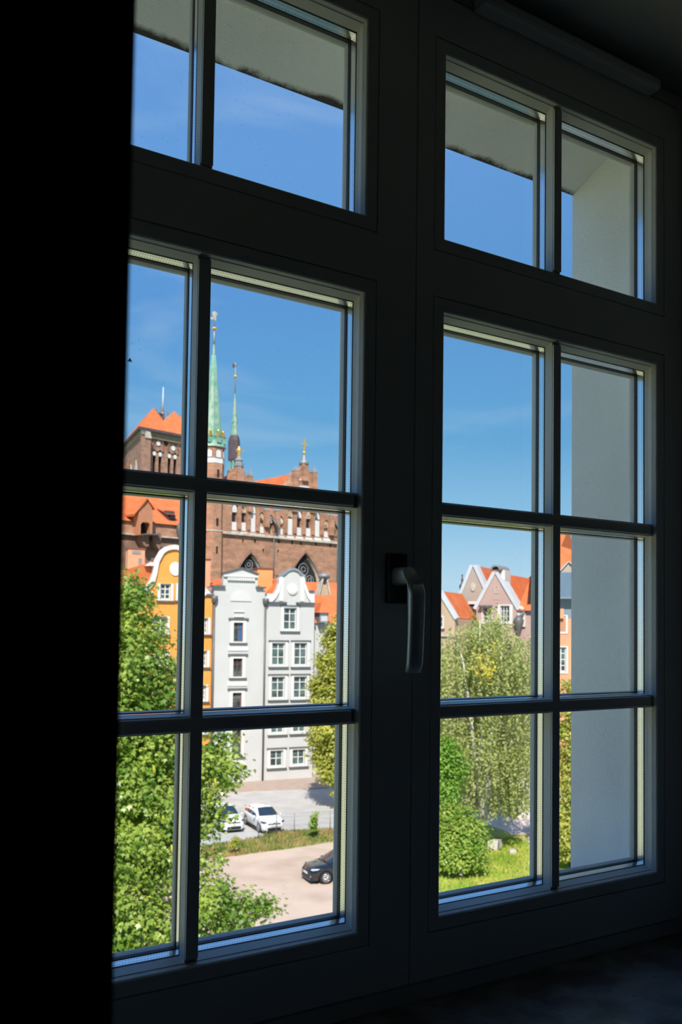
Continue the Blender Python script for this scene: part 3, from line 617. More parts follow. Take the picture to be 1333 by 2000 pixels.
# ---- low tiled house right of the grey ones, behind the yellow-green tree
def gable_house(name, f, label, wallpts, vergepts, wallm, back, roofm, vw=.45, vergem=None):
    """gable front in the facade plane, saddle roof running back behind it"""
    h = house(name, f, label)
    return h
def tan_gable():
    f = Fac(at(652, 1215, 98), HG); h = house('tan_gabled_house', f, 'narrow tan gable between orange roofs, topped by a small stone finial')
    z = lambda v: f.L(645, v)[1]; lf = lambda u: f.L(u, 1180)[0]
    ap = (lf(633), z(1134))
    MB().prism([(lf(617), 0), (lf(652), 0), (lf(650), z(1195)), (lf(636), z(1130)), (lf(631), z(1130)), (lf(617), z(1190))], 0, .5).build('wall', M['tan'], h)
    MB().prism([(lf(636), z(1130)), (lf(638.5), z(1130)), (lf(652.5), z(1194)), (lf(648.5), z(1195))], -.2, .7).build('verge', M['stone'], h)
    MB().prism([(lf(631), z(1130)), (lf(628.5), z(1130)), (lf(614), z(1190)), (lf(617), z(1192))], -.2, .7).build('verge', M['stone'], h)
    x = lf(634); MB().lathe([(.28, z(1141)), (.30, z(1131)), (.62, z(1129)), (.70, z(1124)), (.45, z(1121)), (.1, z(1119))], x, .2, 10).build('finial', M['lead'], h)
    r = MB(); zt = f.L(645, 1138, 4)[1]; ze = z(1215)
    r.add([(lf(590), 4, zt), (lf(760), 4, zt), (lf(760), .3, ze), (lf(590), .3, ze), (lf(590), 8, ze), (lf(760), 8, ze)], [(0, 3, 2, 1), (0, 1, 5, 4), (0, 4, 3), (1, 2, 5)])
    r.build('roof', M['tile'], h)
    MB().box(lf(592), lf(758), .5, 7.5, 0, ze).build('lower_wall', M['grey'], h)
tan_gable()
def dormer_house():
    f = Fac(at(632, 1240, 88), HG); h = house('dormer_house', f, 'small orange-tiled roof with a skylight dormer beside the grey scroll gable')
    z = lambda v: f.L(630, v)[1]; lf = lambda u: f.L(u, 1200)[0]
    MB().box(lf(612), lf(690), 0, 6, 0, z(1217)).build('wall', M['grey'], h)
    MB().add([(lf(612), -.2, z(1217)), (lf(690), -.2, z(1217)), (lf(680), 3, z(1160)), (lf(616), 3, z(1160)), (lf(616), 6, z(1217)), (lf(690), 6, z(1217))], [(0, 1, 2, 3), (3, 2, 5, 4), (0, 3, 4), (1, 5, 2)]).build('roof', M['tile'], h)
    d = MB().prism([(lf(618), z(1216)), (lf(635), z(1216)), (lf(635), z(1197)), (lf(618), z(1197))], -.9, 2, [rectp(lf(620.5), lf(634), z(1213), z(1198.5))], .1).build('dormer', M['lead'], h)
    MB().box(lf(620.5), lf(634), -.82, -.8, z(1213), z(1198.5)).build('pane', M['lamp'], d)
    MB().add([(lf(615), -1.1, z(1197)), (lf(638), -1.1, z(1197)), (lf(627), -.2, z(1177)), (lf(627), 2.5, z(1177)), (lf(615), 2, z(1197)), (lf(638), 2, z(1197))], [(0, 1, 2), (0, 2, 3, 4), (1, 5, 3, 2), (0, 4, 5, 1)]).build('dormer_roof', M['tile'], h)
dormer_house()

# ================================================================== THE BIG BRICK CHURCH
HC = 81.0
FC = Fac(at(535, 1050, 128), HC)
church = house('church', FC, 'huge red-brick gothic church with cross gables, pinnacles and blind niches behind the grey houses', 'church')
def nave():
    f = FC; h = church
    zz = lambda u, v: f.L(u, v)[1]; X = lambda u, v=1040: f.L(u, v)[0]; q = lambda *p: f.poly(p)
    top = [(424, 985), (441, 975), (455, 945), (463, 915), (475, 910), (481, 930), (492, 945), (500, 958), (512, 982), (525, 1002), (536, 1003), (548, 996), (558, 972), (572, 940), (581, 928), (589, 912), (601, 911), (608, 928), (618, 943), (628, 968), (637, 1000), (645, 1010), (662, 1011), (672, 1005), (684, 995), (698, 980), (713, 972), (726, 972), (740, 980), (760, 1000), (775, 1020), (800, 1022)]
    out = [(X(424), 0), (X(800), 0)]+[f.L(u, v) for u, v in top[::-1]]
    # the tall blind niches
    s, ox, oy = 1/4.4433, 390, 940
    C = lambda x, y: (ox+x*s, oy+y*s)
    nic = [(303, 185, 425), (383, 190, 430), (465, 195, 440), (540, 265, 448), (705, 300, 462), (787, 238, 465), (865, 244, 470), (945, 245, 478), (1022, 255, 480), (1100, 330, 485)]
    nic += [(1262, 300, 498), (1340, 260, 504), (1420, 255, 510), (1500, 262, 516)]
    gar = [(620, 290, 455), (1172, 345, 492)]
    holes = []; N = []
    for x, yt, yb in nic+gar:
        u0, vt = C(x-24, yt); u1, vb = C(x+24, yb); um = (u0+u1)/2; xa, xb = X(u0, vb), X(u1, vb); za, zb = zz(um, vb), zz(um, vt)
        p = arch(xa, xb, za, zb-(xb-xa)*.7, zb); holes.append(p); N.append((xa, xb, za, zb))
    big = []
    for (l, r, va, vs, vb) in ((464.5, 514, 1079, 1128, 1210), (565, 627, 1079, 1148, 1238)):
        xa, xb = X(l, 1110), X(r, 1110); um = (l+r)/2; big.append((xa, xb, zz(um, vb), zz(um, vs), zz(um, va)))
        holes.append(arch(*big[-1]))
    small = [C(378, 518), C(483, 520), C(690, 522), C(805, 532), C(880, 538), C(1010, 545), C(1137, 553), C(555, 602), C(683, 610)]
    for u, v in small: x, z = f.L(u, v); holes.append(rectp(x-.16, x+.16, z-.26, z+.26))
    x, z = f.L(431.7, 1080.5); holes.append(rectp(x-.17, x+.17, z-.55, z+.55))
    MB().prism(out, 0, 2.2, holes, .62).build('nave_wall', M['brick'], h)
    # niche backs and infill
    for i, (xa, xb, za, zb) in enumerate(N):
        MB().box(xa-.05, xb+.05, .5, .7, za-.1, zb+.1).build('niche_back', M['cream'], h)
        H = zb-za; g = i >= len(nic); dark = i in (0, 1, 6, 7) or g
        MB().prism(rectp(xa+.06, xb-.06, za, za+H*(.30 if i not in (2, 5, 8) else .62)), .10, .5).build('niche_panel', M['white'], h) if not g else None
        if dark: MB().box(xa+.16, xb-.16, .36, .49, za+H*.33, za+H*.62).build('niche_opening', M['dark'], h)
        xm = (xa+xb)/2
        t = MB(); t.prism(arch(xa+.05, xb-.05, za+H*.66, zb-(xb-xa)*.8, zb-.15), .14, .5, [arch(xa+.3, xm-.08, za+H*.7, zb-(xb-xa)*1.2, zb-.8), arch(xm+.08, xb-.3, za+H*.7, zb-(xb-xa)*1.2, zb-.8)], .3); t.build('niche_tracery', M['cream'] if i % 2 else M['white'], h)
        if not g: MB().add([(xa-.15, -.25, za-.5), (xb+.15, -.25, za-.5), (xb, .3, za+.12), (xa, .3, za+.12)], [(0, 1, 2, 3)]).box(xa-.15, xb+.15, -.25, 0, za-.62, za-.5).build('niche_sill', M['white'], h)
    # projecting brick piers between the niches, with little caps
    for (x, yt, yb), (x2, yt2, yb2) in zip(nic[:-1], nic[1:]):
        if x2-x > 100: continue
        u, vb = C((x+x2)/2, (yb+yb2)/2-12); vt = C(0, min(yt, yt2)-40)[1]; xc = X(u, vb); MB().box(xc-.26, xc+.26, -.18, .02, zz(u, vb), zz(u, vt)).build('pier', M['brick'], h)
    # string course
    P = [f.L(u, v) for u, v in ((403, 1036.8), (664, 1055.9), (800, 1066))]
    MB().prism([(X(424), P[0][1]-.2), (P[2][0], P[0][1]-.2), (P[2][0], P[0][1]+.12), (X(424), P[0][1]+.12)], -.4, 0).build('string_course', M['stone'], h)
    # pinnacle piers with pyramid caps
    for (l, r, vt, vb, vs) in ((483.5, 491, 917, 1000, 931), (572, 580.5, 909, 1000, 921), (608.5, 617, 911, 1002, 924), (516, 524, 988, 1030, 998), (536, 544, 989, 1032, 999), (642, 650, 999, 1046, 1009), (658, 666, 1000, 1048, 1011), (697, 705, 962, 1010, 975), (735, 743, 964, 1010, 977)):
        xa, xb = X(l, vs), X(r, vs); um = (l+r)/2; c = (xa+xb)/2; w_ = (xb-xa)/2
        p = MB().box(xa, xb, -.5, w_*2-.5, zz(um, vb), zz(um, vs)).build('pinnacle', M['brick'], h)
        MB().lathe([(w_*1.5, zz(um, vs)), (w_*1.5, zz(um, vs)+.12), (.04, zz(um, vt))], c, w_-.5, 4, ph=math.pi/4, sm=False).build('pinnacle_cap', M['lead'], p)
    # gothic windows with stone tracery
    for bi, (xa, xb, z0, zs, za) in enumerate(big):
        hw = (xb-xa)/2; xm = (xa+xb)/2
        w_ = MB().prism(arch(xa+.0, xb-.0, z0, zs, za), .50, .60).build('tracery_window', M['dark'], h); t = MB()
        for k in (-.5, 0, .5): t.box(xm+k*hw-.07, xm+k*hw+.07, .36, .49, z0, zs+(za-zs)*(.35 if k else .1))
        for (cx, cz, rr_) in ((xm, zs+(za-zs)*.52, hw*.30), (xm-hw*.42, zs+(za-zs)*.22, hw*.24), (xm+hw*.42, zs+(za-zs)*.22, hw*.24), (xm-hw*.1, zs-(za-zs)*.15, hw*.2), (xm+hw*.6, zs-(za-zs)*.3, hw*.2), (xm-hw*.6, zs-(za-zs)*.3, hw*.2), (xm, zs+(za-zs)*.52, hw*.13), (xm+hw*.25, zs-(za-zs)*.35, hw*.16), (xm-hw*.42, zs+(za-zs)*.22, hw*.1), (xm+hw*.42, zs+(za-zs)*.22, hw*.1)):
            for k in range(14):
                a, b = 2*math.pi*k/14, 2*math.pi*(k+1)/14
                t.tube([(cx+rr_*math.cos(a), .43, cz+rr_*math.sin(a)), (cx+rr_*math.cos(b), .43, cz+rr_*math.sin(b))], .07, 4)
        t.build('tracery', M['lead'], w_)
        op_, ip = arch(xa-.35, xb+.35, z0, zs, za+.5), arch(xa+.02, xb-.02, z0, zs, za-.02)
        MB().prism(op_, -.12, .0, [ip], .12).build('arch_moulding', M['brickt'], h)
        # pale splayed reveal on the right side
        pr = ip[1:1+8]; mb = MB(); vs = [(x-.01, .05, z) for x, z in pr]+[(x-.22, .49, z) for x, z in pr]; k = len(pr)
        mb.add(vs, [(i, i+1, k+i+1, k+i) for i in range(k-1)]).build('reveal', M['stone'], h)
    # rainwater pipes under the gargoyles
    for u, v0, v1 in ((533, 1036, 1180), (657, 1045, 1180)):
        x = X(u, 1060); MB().tube([(x, -.3, zz(u, v1)), (x, -.3, zz(u, v0))], .1, 6).build('drainpipe', M['greyd'], h)
        g = MB().tube([(x-.2, .5, zz(u, v0)+1.9), (x-.1, -.4, zz(u, v0)+1.5), (x, -1.1, zz(u, v0)+.4), (x, -.5, zz(u, v0)-.3)], [.14, .2, .22, .12], 8).build('gargoyle', M['greyd'], h)
    # roofs running back behind each cross gable
    for (pl, pk, pr_) in (((512, 985), (469, 916), (424, 990)), ((545, 1000), (595, 913), (640, 1003)), ((665, 1008), (719, 975), (775, 1018))):
        a, b, c = f.L(*pl), f.L(*pk), f.L(*pr_); lo, hi = (a, c) if a[0] < c[0] else (c, a)
        zl = min(lo[1], hi[1])-.8
        MB().add([(lo[0], 2.1, zl), (b[0], 2.1, b[1]-.6), (hi[0], 2.1, zl), (lo[0], 34, zl), (b[0], 34, b[1]-.6), (hi[0], 34, zl)], [(0, 1, 4, 3), (1, 2, 5, 4), (0, 3, 5, 2), (3, 4, 5)]).build('roof', M['tile'], h)
    xa, xb = X(420), X(800); zb = zz(535, 1012)
    MB().add([(xa, 2.1, zb-3), (xb, 2.1, zb-3), (xb, 8, zb+2.2), (xa, 8, zb+2.2), (xa, 34, zb-3), (xb, 34, zb-3)], [(0, 1, 2, 3), (2, 5, 4, 3), (0, 3, 4), (1, 5, 2)]).build('valley_roof', M['tile'], h)
    # octagonal stair-turret at the corner, its arcaded head and green spire
    tx, w_ = X(420.5, 950), (X(440, 950)-X(401, 950))/2; ty = w_*.6; Z = lambda v: f.L(421, v)[1]; ph = math.pi/8; rr_ = w_/math.cos(ph)
    MB().lathe([(rr_*1.06, 0), (rr_*1.06, Z(1037)), (rr_, Z(1036)), (rr_, Z(874))], tx, ty, 8, ph, False).build('turret', M['brick'], h)
    MB().lathe([(rr_*1.03, Z(905.5)), (rr_*1.03, Z(896.5))], tx, ty, 8, ph, False).build('turret_band', M['white'], h)
    MB().lathe([(rr_*1.10, Z(1038.5)), (rr_*1.10, Z(1036))], tx, ty, 8, ph, False).build('turret_string_course', M['stone'], h)
    for k in range(8):
        a = math.pi/4*k-math.pi/2; c = Matrix.Rotation(a+math.pi/2, 3, 'Z'); ww = w_*.24
        for nm, mm, p, y0 in (('turret_niche', M['white'], arch(-ww, ww, Z(894.5), Z(884), Z(879.5)), -.1), ('turret_arch', M['brickd'], arch(-ww*1.35, ww*1.35, Z(895.5), Z(883), Z(877)), -.04)):
            mb = MB().prism(p, -w_+y0, -w_+.05); mb.v = [tuple(c @ Vector(q_)+Vector((tx, ty, 0))) for q_ in mb.v]; mb.build(nm, mm, h)
    for (v, dd) in ((1075, 0), (1020, 0), (925, 0), (948, 0)):
        MB().box(tx-.14, tx+.14, ty-w_*1.065, ty-w_+.1, Z(v)-.5, Z(v)+.5).build('slit', M['dark'], h)
    sp = MB().lathe([(rr_*1.14, Z(873.5)), (rr_*1.12, Z(871.5)), (rr_*.92, Z(860)), (rr_*.78, Z(848)), (rr_*.70, Z(838)), (rr_*.50, Z(790)), (rr_*.30, Z(740)), (rr_*.12, Z(690)), (.12, Z(668))], tx, ty, 8, ph, False).build('spire', M['copper'], h)
    for k in range(8):      # ribs and gilded crockets of the crown
        a = ph+math.pi/4*k; D_ = Vector((math.cos(a), math.sin(a), 0))
        MB().tube([(tx+D_.x*rr_*q_, ty+D_.y*rr_*q_, Z(v)) for q_, v in ((.93, 860), (.71, 838), (.51, 790), (.31, 740), (.13, 690))], .09, 4).build('spire_rib', M['copperd'], sp)
        a = math.pi/4*k; D_ = Vector((math.cos(a), math.sin(a), 0)); px_, py_ = tx+D_.x*rr_*.86, ty+D_.y*rr_*.86
        MB().box(px_-.35, px_+.35, py_-.35, py_+.35, Z(866), Z(854)).build('lucarne', M['copperd'], sp)
        MB().lathe([(.5, Z(854)), (.08, Z(845)), (.22, Z(843.5)), (.2, Z(841.5)), (.03, Z(839))], px_, py_, 6).build('crocket', M['gold'], sp)
    MB().tube([(tx, ty, Z(670)), (tx, ty, Z(640))], .13, 6).build('spire_rod', M['lead'], sp)
    MB().lathe([(.02, Z(640)), (.3, Z(639)), (.42, Z(637)), (.3, Z(635)), (.02, Z(634))], tx, ty, 10).build('ball', M['gold'], sp)
    MB().tube([(tx, ty, Z(634)), (tx, ty, Z(602))], .05, 5).build('vane_rod', M['lead'], sp)
    MB().prism([(tx-.15, Z(620)), (tx+.2, Z(621)), (tx+.25, Z(612)), (tx+.45, Z(606)), (tx+.1, Z(603)), (tx-.35, Z(605)), (tx-.3, Z(611))], ty-.06, ty+.06).prism([(tx-.75, Z(617)), (tx-.1, Z(615)), (tx-.1, Z(619)), (tx-.6, Z(621))], ty-.06, ty+.06).build('weather_vane', M['stone'], sp)
    # gilded figure over its gable
    fx = X(469, 905); fz = lambda v: f.L(469, v)[1]; g = MB().lathe([(.62, fz(930)), (.62, fz(912)), (.72, fz(911)), (.72, fz(905)), (.5, fz(902)), (.62, fz(899)), (.3, fz(893)), (.22, fz(890))], fx, .3, 8, sm=False).build('figure_turret', M['lead'], h)
    MB().lathe([(.2, fz(891)), (.3, fz(888)), (.18, fz(884)), (.42, fz(880)), (.34, fz(876)), (.14, fz(874.5)), (.2, fz(872.5)), (.02, fz(870.5))], fx, .3, 8).box(fx-.5, fx+.8, .2, .4, fz(880), fz(878)).build('gilded_figure', M['gold'], g)
    MB().box(fx-.62, fx+.62, -.3, .9, fz(985), fz(915)).build('figure_pier', M['brick'], h)
    # cross on the middle gable
    cx = X(595, 900); cz = lambda v: f.L(595, v)[1]
    MB().box(cx-.52, cx+.52, -.4, .6, cz(940), cz(906)).build('cross_pier', M['brick'], h)
    d_ = MB().lathe([(.56, cz(908)), (.72, cz(906)), (.66, cz(902)), (.40, cz(898)), (.26, cz(892)), (.2, cz(887))], cx, .1, 10).build('cross_dome', M['lead'], h)
    MB().lathe([(.02, cz(887)), (.26, cz(886)), (.3, cz(884)), (.2, cz(882)), (.02, cz(881))], cx, .1, 10).build('ball', M['gold'], d_)
    MB().box(cx-.09, cx+.09, .0, .2, cz(882), cz(857)).box(cx-.56, cx+.56, .02, .18, cz(868.5), cz(866)).build('cross', M['gold'], d_)
    for v in (938, 951): MB().box(cx-.9, cx+.9, -.06, .02, cz(v)-.1, cz(v)+.1).build('gable_band', M['white'], h)
nave()

# second spire, behind the first
def ridge_turret():
    o = at(457, 900, 158); e = empty('ridge_turret', (o.x, o.y, GZ)); tag(e, 'slender green ridge turret with a brown slated drum, behind the gilded figure', 'spire')
    Z = lambda v: at(457, v, 158).z-GZ; k = 158/FPX
    MB().lathe([(9*k, 30), (9*k, Z(925)), (8*k, Z(919))], 0, 0, 8, .2, False).build('base', M['leadbrown'], e)
    for i in range(8):
        a = .2+math.pi/4*i; MB().box(-.16, .16, -.16, .16, Z(921), Z(900)).build('lantern_post', M['copperd'], e, loc=(8*k*math.cos(a), 8*k*math.sin(a), 0), rz=a)
    MB().lathe([(3*k, Z(921)), (3*k, Z(900))], 0, 0, 8).build('lantern_core', M['dark'], e)
    MB().lathe([(10.5*k, Z(901)), (11.5*k, Z(897)), (11.5*k, Z(862)), (10.3*k, Z(856)), (8*k, Z(851))], 0, 0, 8, .2, False).build('drum', M['leadbrown'], e)
    MB().lathe([(8*k, Z(852)), (6.6*k, Z(840)), (4.8*k, Z(818)), (2.8*k, Z(792)), (.8*k, Z(768))], 0, 0, 8, .2, False).build('spire', M['copper'], e)
    for i in range(4):
        a = .2+math.pi/8+math.pi/2*i; MB().box(-.14, .14, -.14, .14, Z(826), Z(819)).build('lucarne', M['copperd'], e, loc=(4.6*k*math.cos(a), 4.6*k*math.sin(a), 0), rz=a)
    MB().tube([(0, 0, Z(769)), (0, 0, Z(708))], .1, 6).build('rod', M['lead'], e)
    MB().lathe([(.02, Z(738)), (.3, Z(737)), (.36, Z(735)), (.25, Z(733)), (.02, Z(732))], 0, 0, 10).build('ball', M['gold'], e)
    MB().prism([(-.6, Z(719)), (.1, Z(717)), (.35, Z(712)), (-.1, Z(713)), (-.55, Z(711))], -.05, .05).build('weather_vane', M['leadbrown'], e)
ridge_turret()

# west part of the church: tiled roof, brick wall, hoist dormer
def west_wing():
    f = FC; h = church
    X = lambda u, v=1040: f.L(u, v)[0]; Z = lambda v, u=300: f.L(u, v)[1]
    s, ox, oy = 1/5.127, 220, 900; C = lambda x, y: (ox+x*s, oy+y*s); P = lambda x, y, yy=0: f.L(*C(x, y), yy)
    x0, x1 = X(150), X(398)
    MB().box(x0, x1, 0, 3, 0, Z(1047)).build('lower_wall', M['brickd'], h)
    MB().box(x0, x1, -.25, 2, Z(1047), Z(1022.5)).build('upper_wall', M['brick'], h)
    MB().box(x0, x1, -.5, 0, Z(1049), Z(1046.5)).build('ledge', M['stone'], h)
    zr = Z(1022.5); zt = f.L(300, 946, 10)[1]
    MB().add([(x0, -.6, zr), (x1, -.6, zr), (x1, 10, zt), (x0, 10, zt), (x0, 20, zr), (x1, 20, zr)], [(0, 1, 2, 3), (3, 2, 5, 4), (0, 3, 4), (1, 5, 2), (0, 4, 5, 1)]).build('roof', M['tile'], h)
    y = -1.8; fp = [f.L(*C(a, b), y) for a, b in ((262, 742), (398, 742), (404, 505), (393, 460), (335, 388), (280, 470), (262, 520))]
    hole = [f.L(*C(a, b), y) for a, b in ((282, 738), (376, 742), (376, 640), (360, 618), (300, 614), (282, 640))]
    d = MB().prism(fp, y, 3.5, [hole], 2).build('hoist_dormer', M['salmon2'], h)
    MB().box(hole[0][0], hole[1][0], y+1.2, y+1.4, hole[0][1], hole[3][1]).build('opening', M['dark'], d)
    a, b = f.L(*C(335, 375), y), f.L(*C(230, 535), y); c = f.L(*C(408, 490), y)
    MB().add([(a[0], y-.3, a[1]), (b[0]-.3, y-.1, b[1]), (b[0]-.3, 5, b[1]), (a[0], 6, a[1]), (a[0], y-.3, a[1]-.25), (b[0]-.3, y-.1, b[1]-.25)], [(0, 1, 2, 3), (0, 4, 5, 1), (4, 3, 2, 5)]).build('dormer_roof', M['tile'], d)
    MB().add([(a[0], y-.3, a[1]), (c[0]+.1, y-.3, c[1]), (c[0]+.1, 4, c[1]), (a[0], 6, a[1])], [(0, 1, 2, 3)]).build('dormer_roof', M['tile'], d)
    MB().prism([P(240, 750), P(405, 755), P(405, 742), P(240, 738)], y-.2, 0).build('corbel_shelf', M['greyd'], d)
    for q in (((245, 755), (320, 755), (318, 860), (285, 870), (252, 820)), ((360, 755), (440, 755), (440, 860), (425, 900), (378, 830), (362, 800))):
        MB().prism([f.L(*C(*p_), 0) for p_ in q], -1.2, 0).build('corbel', M['brickd'], d)
    r = f.R(*C(572, 500), *C(648, 588)); dd = MB().prism([(r[0], r[2]), (r[1], r[2]), (r[1]-.2, r[3]), (r[0]-.2, r[3])], .4, 3).build('roof_hatch', M['leadbrown'], h)
    MB().box(r[0]+.2, r[1]-.15, .2, .42, r[2]+.1, r[2]+(r[3]-r[2])*.5).build('opening', M['dark'], dd)
    MB().add([(r[0]-.3, .1, r[2]+(r[3]-r[2])*.55), (r[1]+.1, .1, r[2]+(r[3]-r[2])*.55), (r[1]-.1, 3, r[3]+.5), (r[0]-.3, 3, r[3]+.5)], [(0, 1, 2, 3)]).build('hatch_roof', M['tile2'], dd)
    x, z = P(652, 700); MB().lathe([(.15, z-2), (.2, z-1), (.5, z-.2), (.5, z+.6), (.1, z+1)], x, -.6, 8).build('gutter_hopper', M['greyd'], h)
M['salmon2'] = mat('pale_brick_front', (.50, .22, .12), rough=.85, var=.12, scale=2)
west_wing()

# massive square tower at the far end
def tower():
    f = Fac(at(274, 900, 205), 76.0); h = house('church_tower', f, 'massive square brick church tower with a double-peaked orange roof', 'tower')
    K = .416
    class TB(MB):
        def build(s, *a, **k):
            s.v = [(x+K*y, y, z) for x, y, z in s.v]; return MB.build(s, *a, **k)
    f0 = f; X = lambda u, v=890: f.L(u, v)[0]; Z = lambda v, u=320: f.L(u, v)[1]
    s, ox, oy = 1/4.4433, 200, 560; C = lambda x, y: (ox+x*s, oy+y*s); P = lambda x, y, yy=0: (lambda q: (q[0]-K*yy, q[1]))(f.L(*C(x, y), yy))
    x0 = X(275); x1 = P(830, 1400)[0]; zt = P(520, 1335)[1]; ze = P(330, 1205)[1]; dep = 24
    cx = lambda x: P(x, 1400)[0]; cz = lambda y: P(540, y)[1]
    holes = []
    for x in (452, 503, 583, 633): holes.append(arch(cx(x-12), cx(x+12), cz(1900), cz(1440), cz(1422)))
    TB().prism([(x0, 0), (x1, 0), (x1, zt), (x0, zt)], 0, dep, holes, 1.6).build('wall', M['brickt'], h)
    for x in (452, 503, 583, 633):
        TB().box(cx(x-13), cx(x+13), 1.2, 1.4, cz(1900), cz(1425)).build('louvre', M['dark'], h)
        TB().prism([(cx(x)+.48*math.cos(a), cz(1462)+.55*math.sin(a)) for a in [2*math.pi*i/12 for i in range(12)]], -.15, .3).build('arch_cap', M['white'], h)
    for x, y in ((485, 1370), (615, 1390)):
        TB().prism([(cx(x)+2.9*math.cos(a), cz(y+ (0 if math.sin(a) > 0 else 50))+2.9*max(0, math.sin(a))) for a in [2*math.pi*i/16 for i in range(16)]], -.12, 0).build('blind_arch', M['brickd'], h) if False else None
        p = arch(cx(x-45), cx(x+48), cz(1440), cz(1375), cz(1335)); p2 = arch(cx(x-39), cx(x+42), cz(1440), cz(1378), cz(1342))
        TB().prism(p, -.25, 0, [p2], .25).build('blind_arch', M['brickd'], h)
        TB().prism([(cx(x)+.56*math.cos(a), cz(y)+.60*math.sin(a)) for a in [2*math.pi*i/14 for i in range(14)]], -.2, 0).build('white_disc', M['white'], h)
    TB().prism([(cx(550)+.55*math.cos(a), cz(1360)+.6*math.sin(a)) for a in [2*math.pi*i/14 for i in range(14)]], -.1, .1).build('clock_opening', M['dark'], h)
    TB().box(cx(330)-.1, cx(408), -1.6, 0, 0, cz(1345)).build('corner_buttress', M['brickt'], h)
    TB().prism([(cx(360), cz(1355)), (cx(412), cz(1355)), (cx(400), cz(1300)), (cx(362), cz(1300))], -1.9, 0).build('buttress_cap', M['stone'], h)
    TB().box(x0-.3, x1+.3, -.6, dep, zt, P(520, 1262)[1]).build('parapet', M['stone2'], h)
    TB().box(x0-.2, x0+1.6, -.9, .1, P(340, 1280)[1], P(340, 1235)[1]).build('corner_block', M['white'], h)
    # left face: buttress and lower strip
    TB().box(x0-1.2, x0, 15, 25, 0, zt-3.5).build('side_buttress', M['brickt'], h)
    for yy in (5, 11): TB().add([(x0-.15, yy+a, zt+b) for a, b in ((-1.6, -22), (1.6, -22), (1.6, -7), (0, -4.5), (-1.6, -7))]+[(x0+.1, yy+a, zt+b) for a, b in ((-1.6, -22), (1.6, -22), (1.6, -7), (0, -4.5), (-1.6, -7))], [(0, 1, 2, 3, 4), (0, 5, 6, 1), (1, 6, 7, 2), (2, 7, 8, 3), (3, 8, 9, 4), (4, 9, 5, 0)]).build('side_niche', M['stone'], h)
    for yy in (0, 10, 20, 30): p_ = f.o+f.d*(x0+K*yy)+f.n*yy+Vector((0, 0, zt))-CAMP; print('tower corner u', yy, 666.5+FPX*p_.dot(RR)/p_.dot(F), 1150-FPX*p_.dot(UU)/p_.dot(F))
    # twin saddle roofs
    zb = P(520, 1262)[1]; pk1, pk2, va = P(445, 1050, 6), P(625, 1080, 6), P(550, 1165, 3)
    xl, xr, yb = x0-1.0, x1+1.0, dep+1; xm = cx(550)
    y0 = -1.4; zc0 = zb; r = TB()
    r.add([(xl, y0, zc0), (xm, y0+.6, zc0), (xr, y0, zc0), (pk1[0], 6, pk1[1]), (pk2[0], 6, pk2[1]), (xm, 3, va[1]), (xl, yb, zc0), (xm, yb, zc0), (xr, yb, zc0), (pk1[0], yb-7, pk1[1]), (pk2[0], yb-7, pk2[1]), (xm, yb-3, va[1])],
          [(0, 1, 5, 3), (1, 2, 4, 5), (0, 3, 9, 6), (2, 8, 10, 4), (3, 5, 11, 9), (5, 4, 10, 11), (6, 9, 11, 7), (7, 11, 10, 8)])
    r.build('roof', M['tile'], h)
    TB().add([(xl, y0, zc0), (xr, y0, zc0), (xr, yb, zc0), (xl, yb, zc0), (xl, y0, zc0-.6), (xr, y0, zc0-.6), (xr, yb, zc0-.6), (xl, yb, zc0-.6)], [(0, 1, 5, 4), (0, 4, 7, 3), (4, 5, 6, 7), (1, 2, 6, 5), (2, 3, 7, 6)]).build('eaves', M['leadbrown'], h)
    mx_, _ = P(527, 1000, 8); zq = lambda y: P(527, y, 8)[1]
    TB().tube([(mx_, 8, zq(1160)), (mx_, 8, zq(1090))], .35, 6).tube([(mx_, 8, zq(1092)), (mx_, 8, zq(872))], [.30, .16], 6).build('mast', M['verge'], h)
    a = cx(545); TB().box(a-1.4, a+1.6, 7, 10, zq(1160), zq(1110)).build('roof_platform', M['greyd'], h)
    for k in range(5): q_ = a-1.8+k*1.0; TB().box(q_, q_+.5, 6.6+k % 2, 7+k % 2, zq(1115), zq(1085-8*(k % 3))).build('antenna', M['lead'], h)
M['stone2'] = mat('olive_stone_band', (.30, .24, .16), rough=.9, var=.25, scale=.6)
tower()

# ================================================================== HOUSES AT THE RIGHT
def gabled(name, label, f, gable, wallm, y_back, ridge_v, extra=None, vergew=.42, vd=.55, roofm=None, ridge_drop=0, wx0=None, wx1=None, windows=(), zs=None):
    """gable = ((left eave u v),(apex u v),(right eave u v)) with the roof running back"""
    h = house(name, f, label); (ul, vl), (ua, va), (ur, vr) = gable
    L_, A_, R_ = f.L(ul, vl), f.L(ua, va), f.L(ur, vr)
    out = [(L_[0], 0), (R_[0], 0), R_, A_, L_]; W_ = []
    for w_ in windows: W_.append(f.R(*w_))
    MB().prism(out, 0, y_back, [rectp(*r) for r in W_], .35).build('wall', wallm, h)
    for a, b in ((A_, R_), (L_, A_)):
        dx, dz = b[0]-a[0], b[1]-a[1]; n_ = math.hypot(dx, dz); nx, nz = -dz/n_*.35, dx/n_*.35
        MB().prism([a, b, (b[0]+nx, b[1]+nz), (a[0]+nx, a[1]+nz)], -.12, vd).build('verge', M['verge'], h)
    t = .12
    MB().add([(L_[0], vd, L_[1]+t), (A_[0], vd, A_[1]+t), (R_[0], vd, R_[1]+t), (L_[0], y_back, L_[1]+t), (A_[0], y_back, A_[1]+t-ridge_drop), (R_[0], y_back, R_[1]+t)], [(0, 1, 4, 3), (1, 2, 5, 4), (3, 4, 5), (0, 2, 1)]).build('roof', roofm or M['tile'], h)
    return h, W_
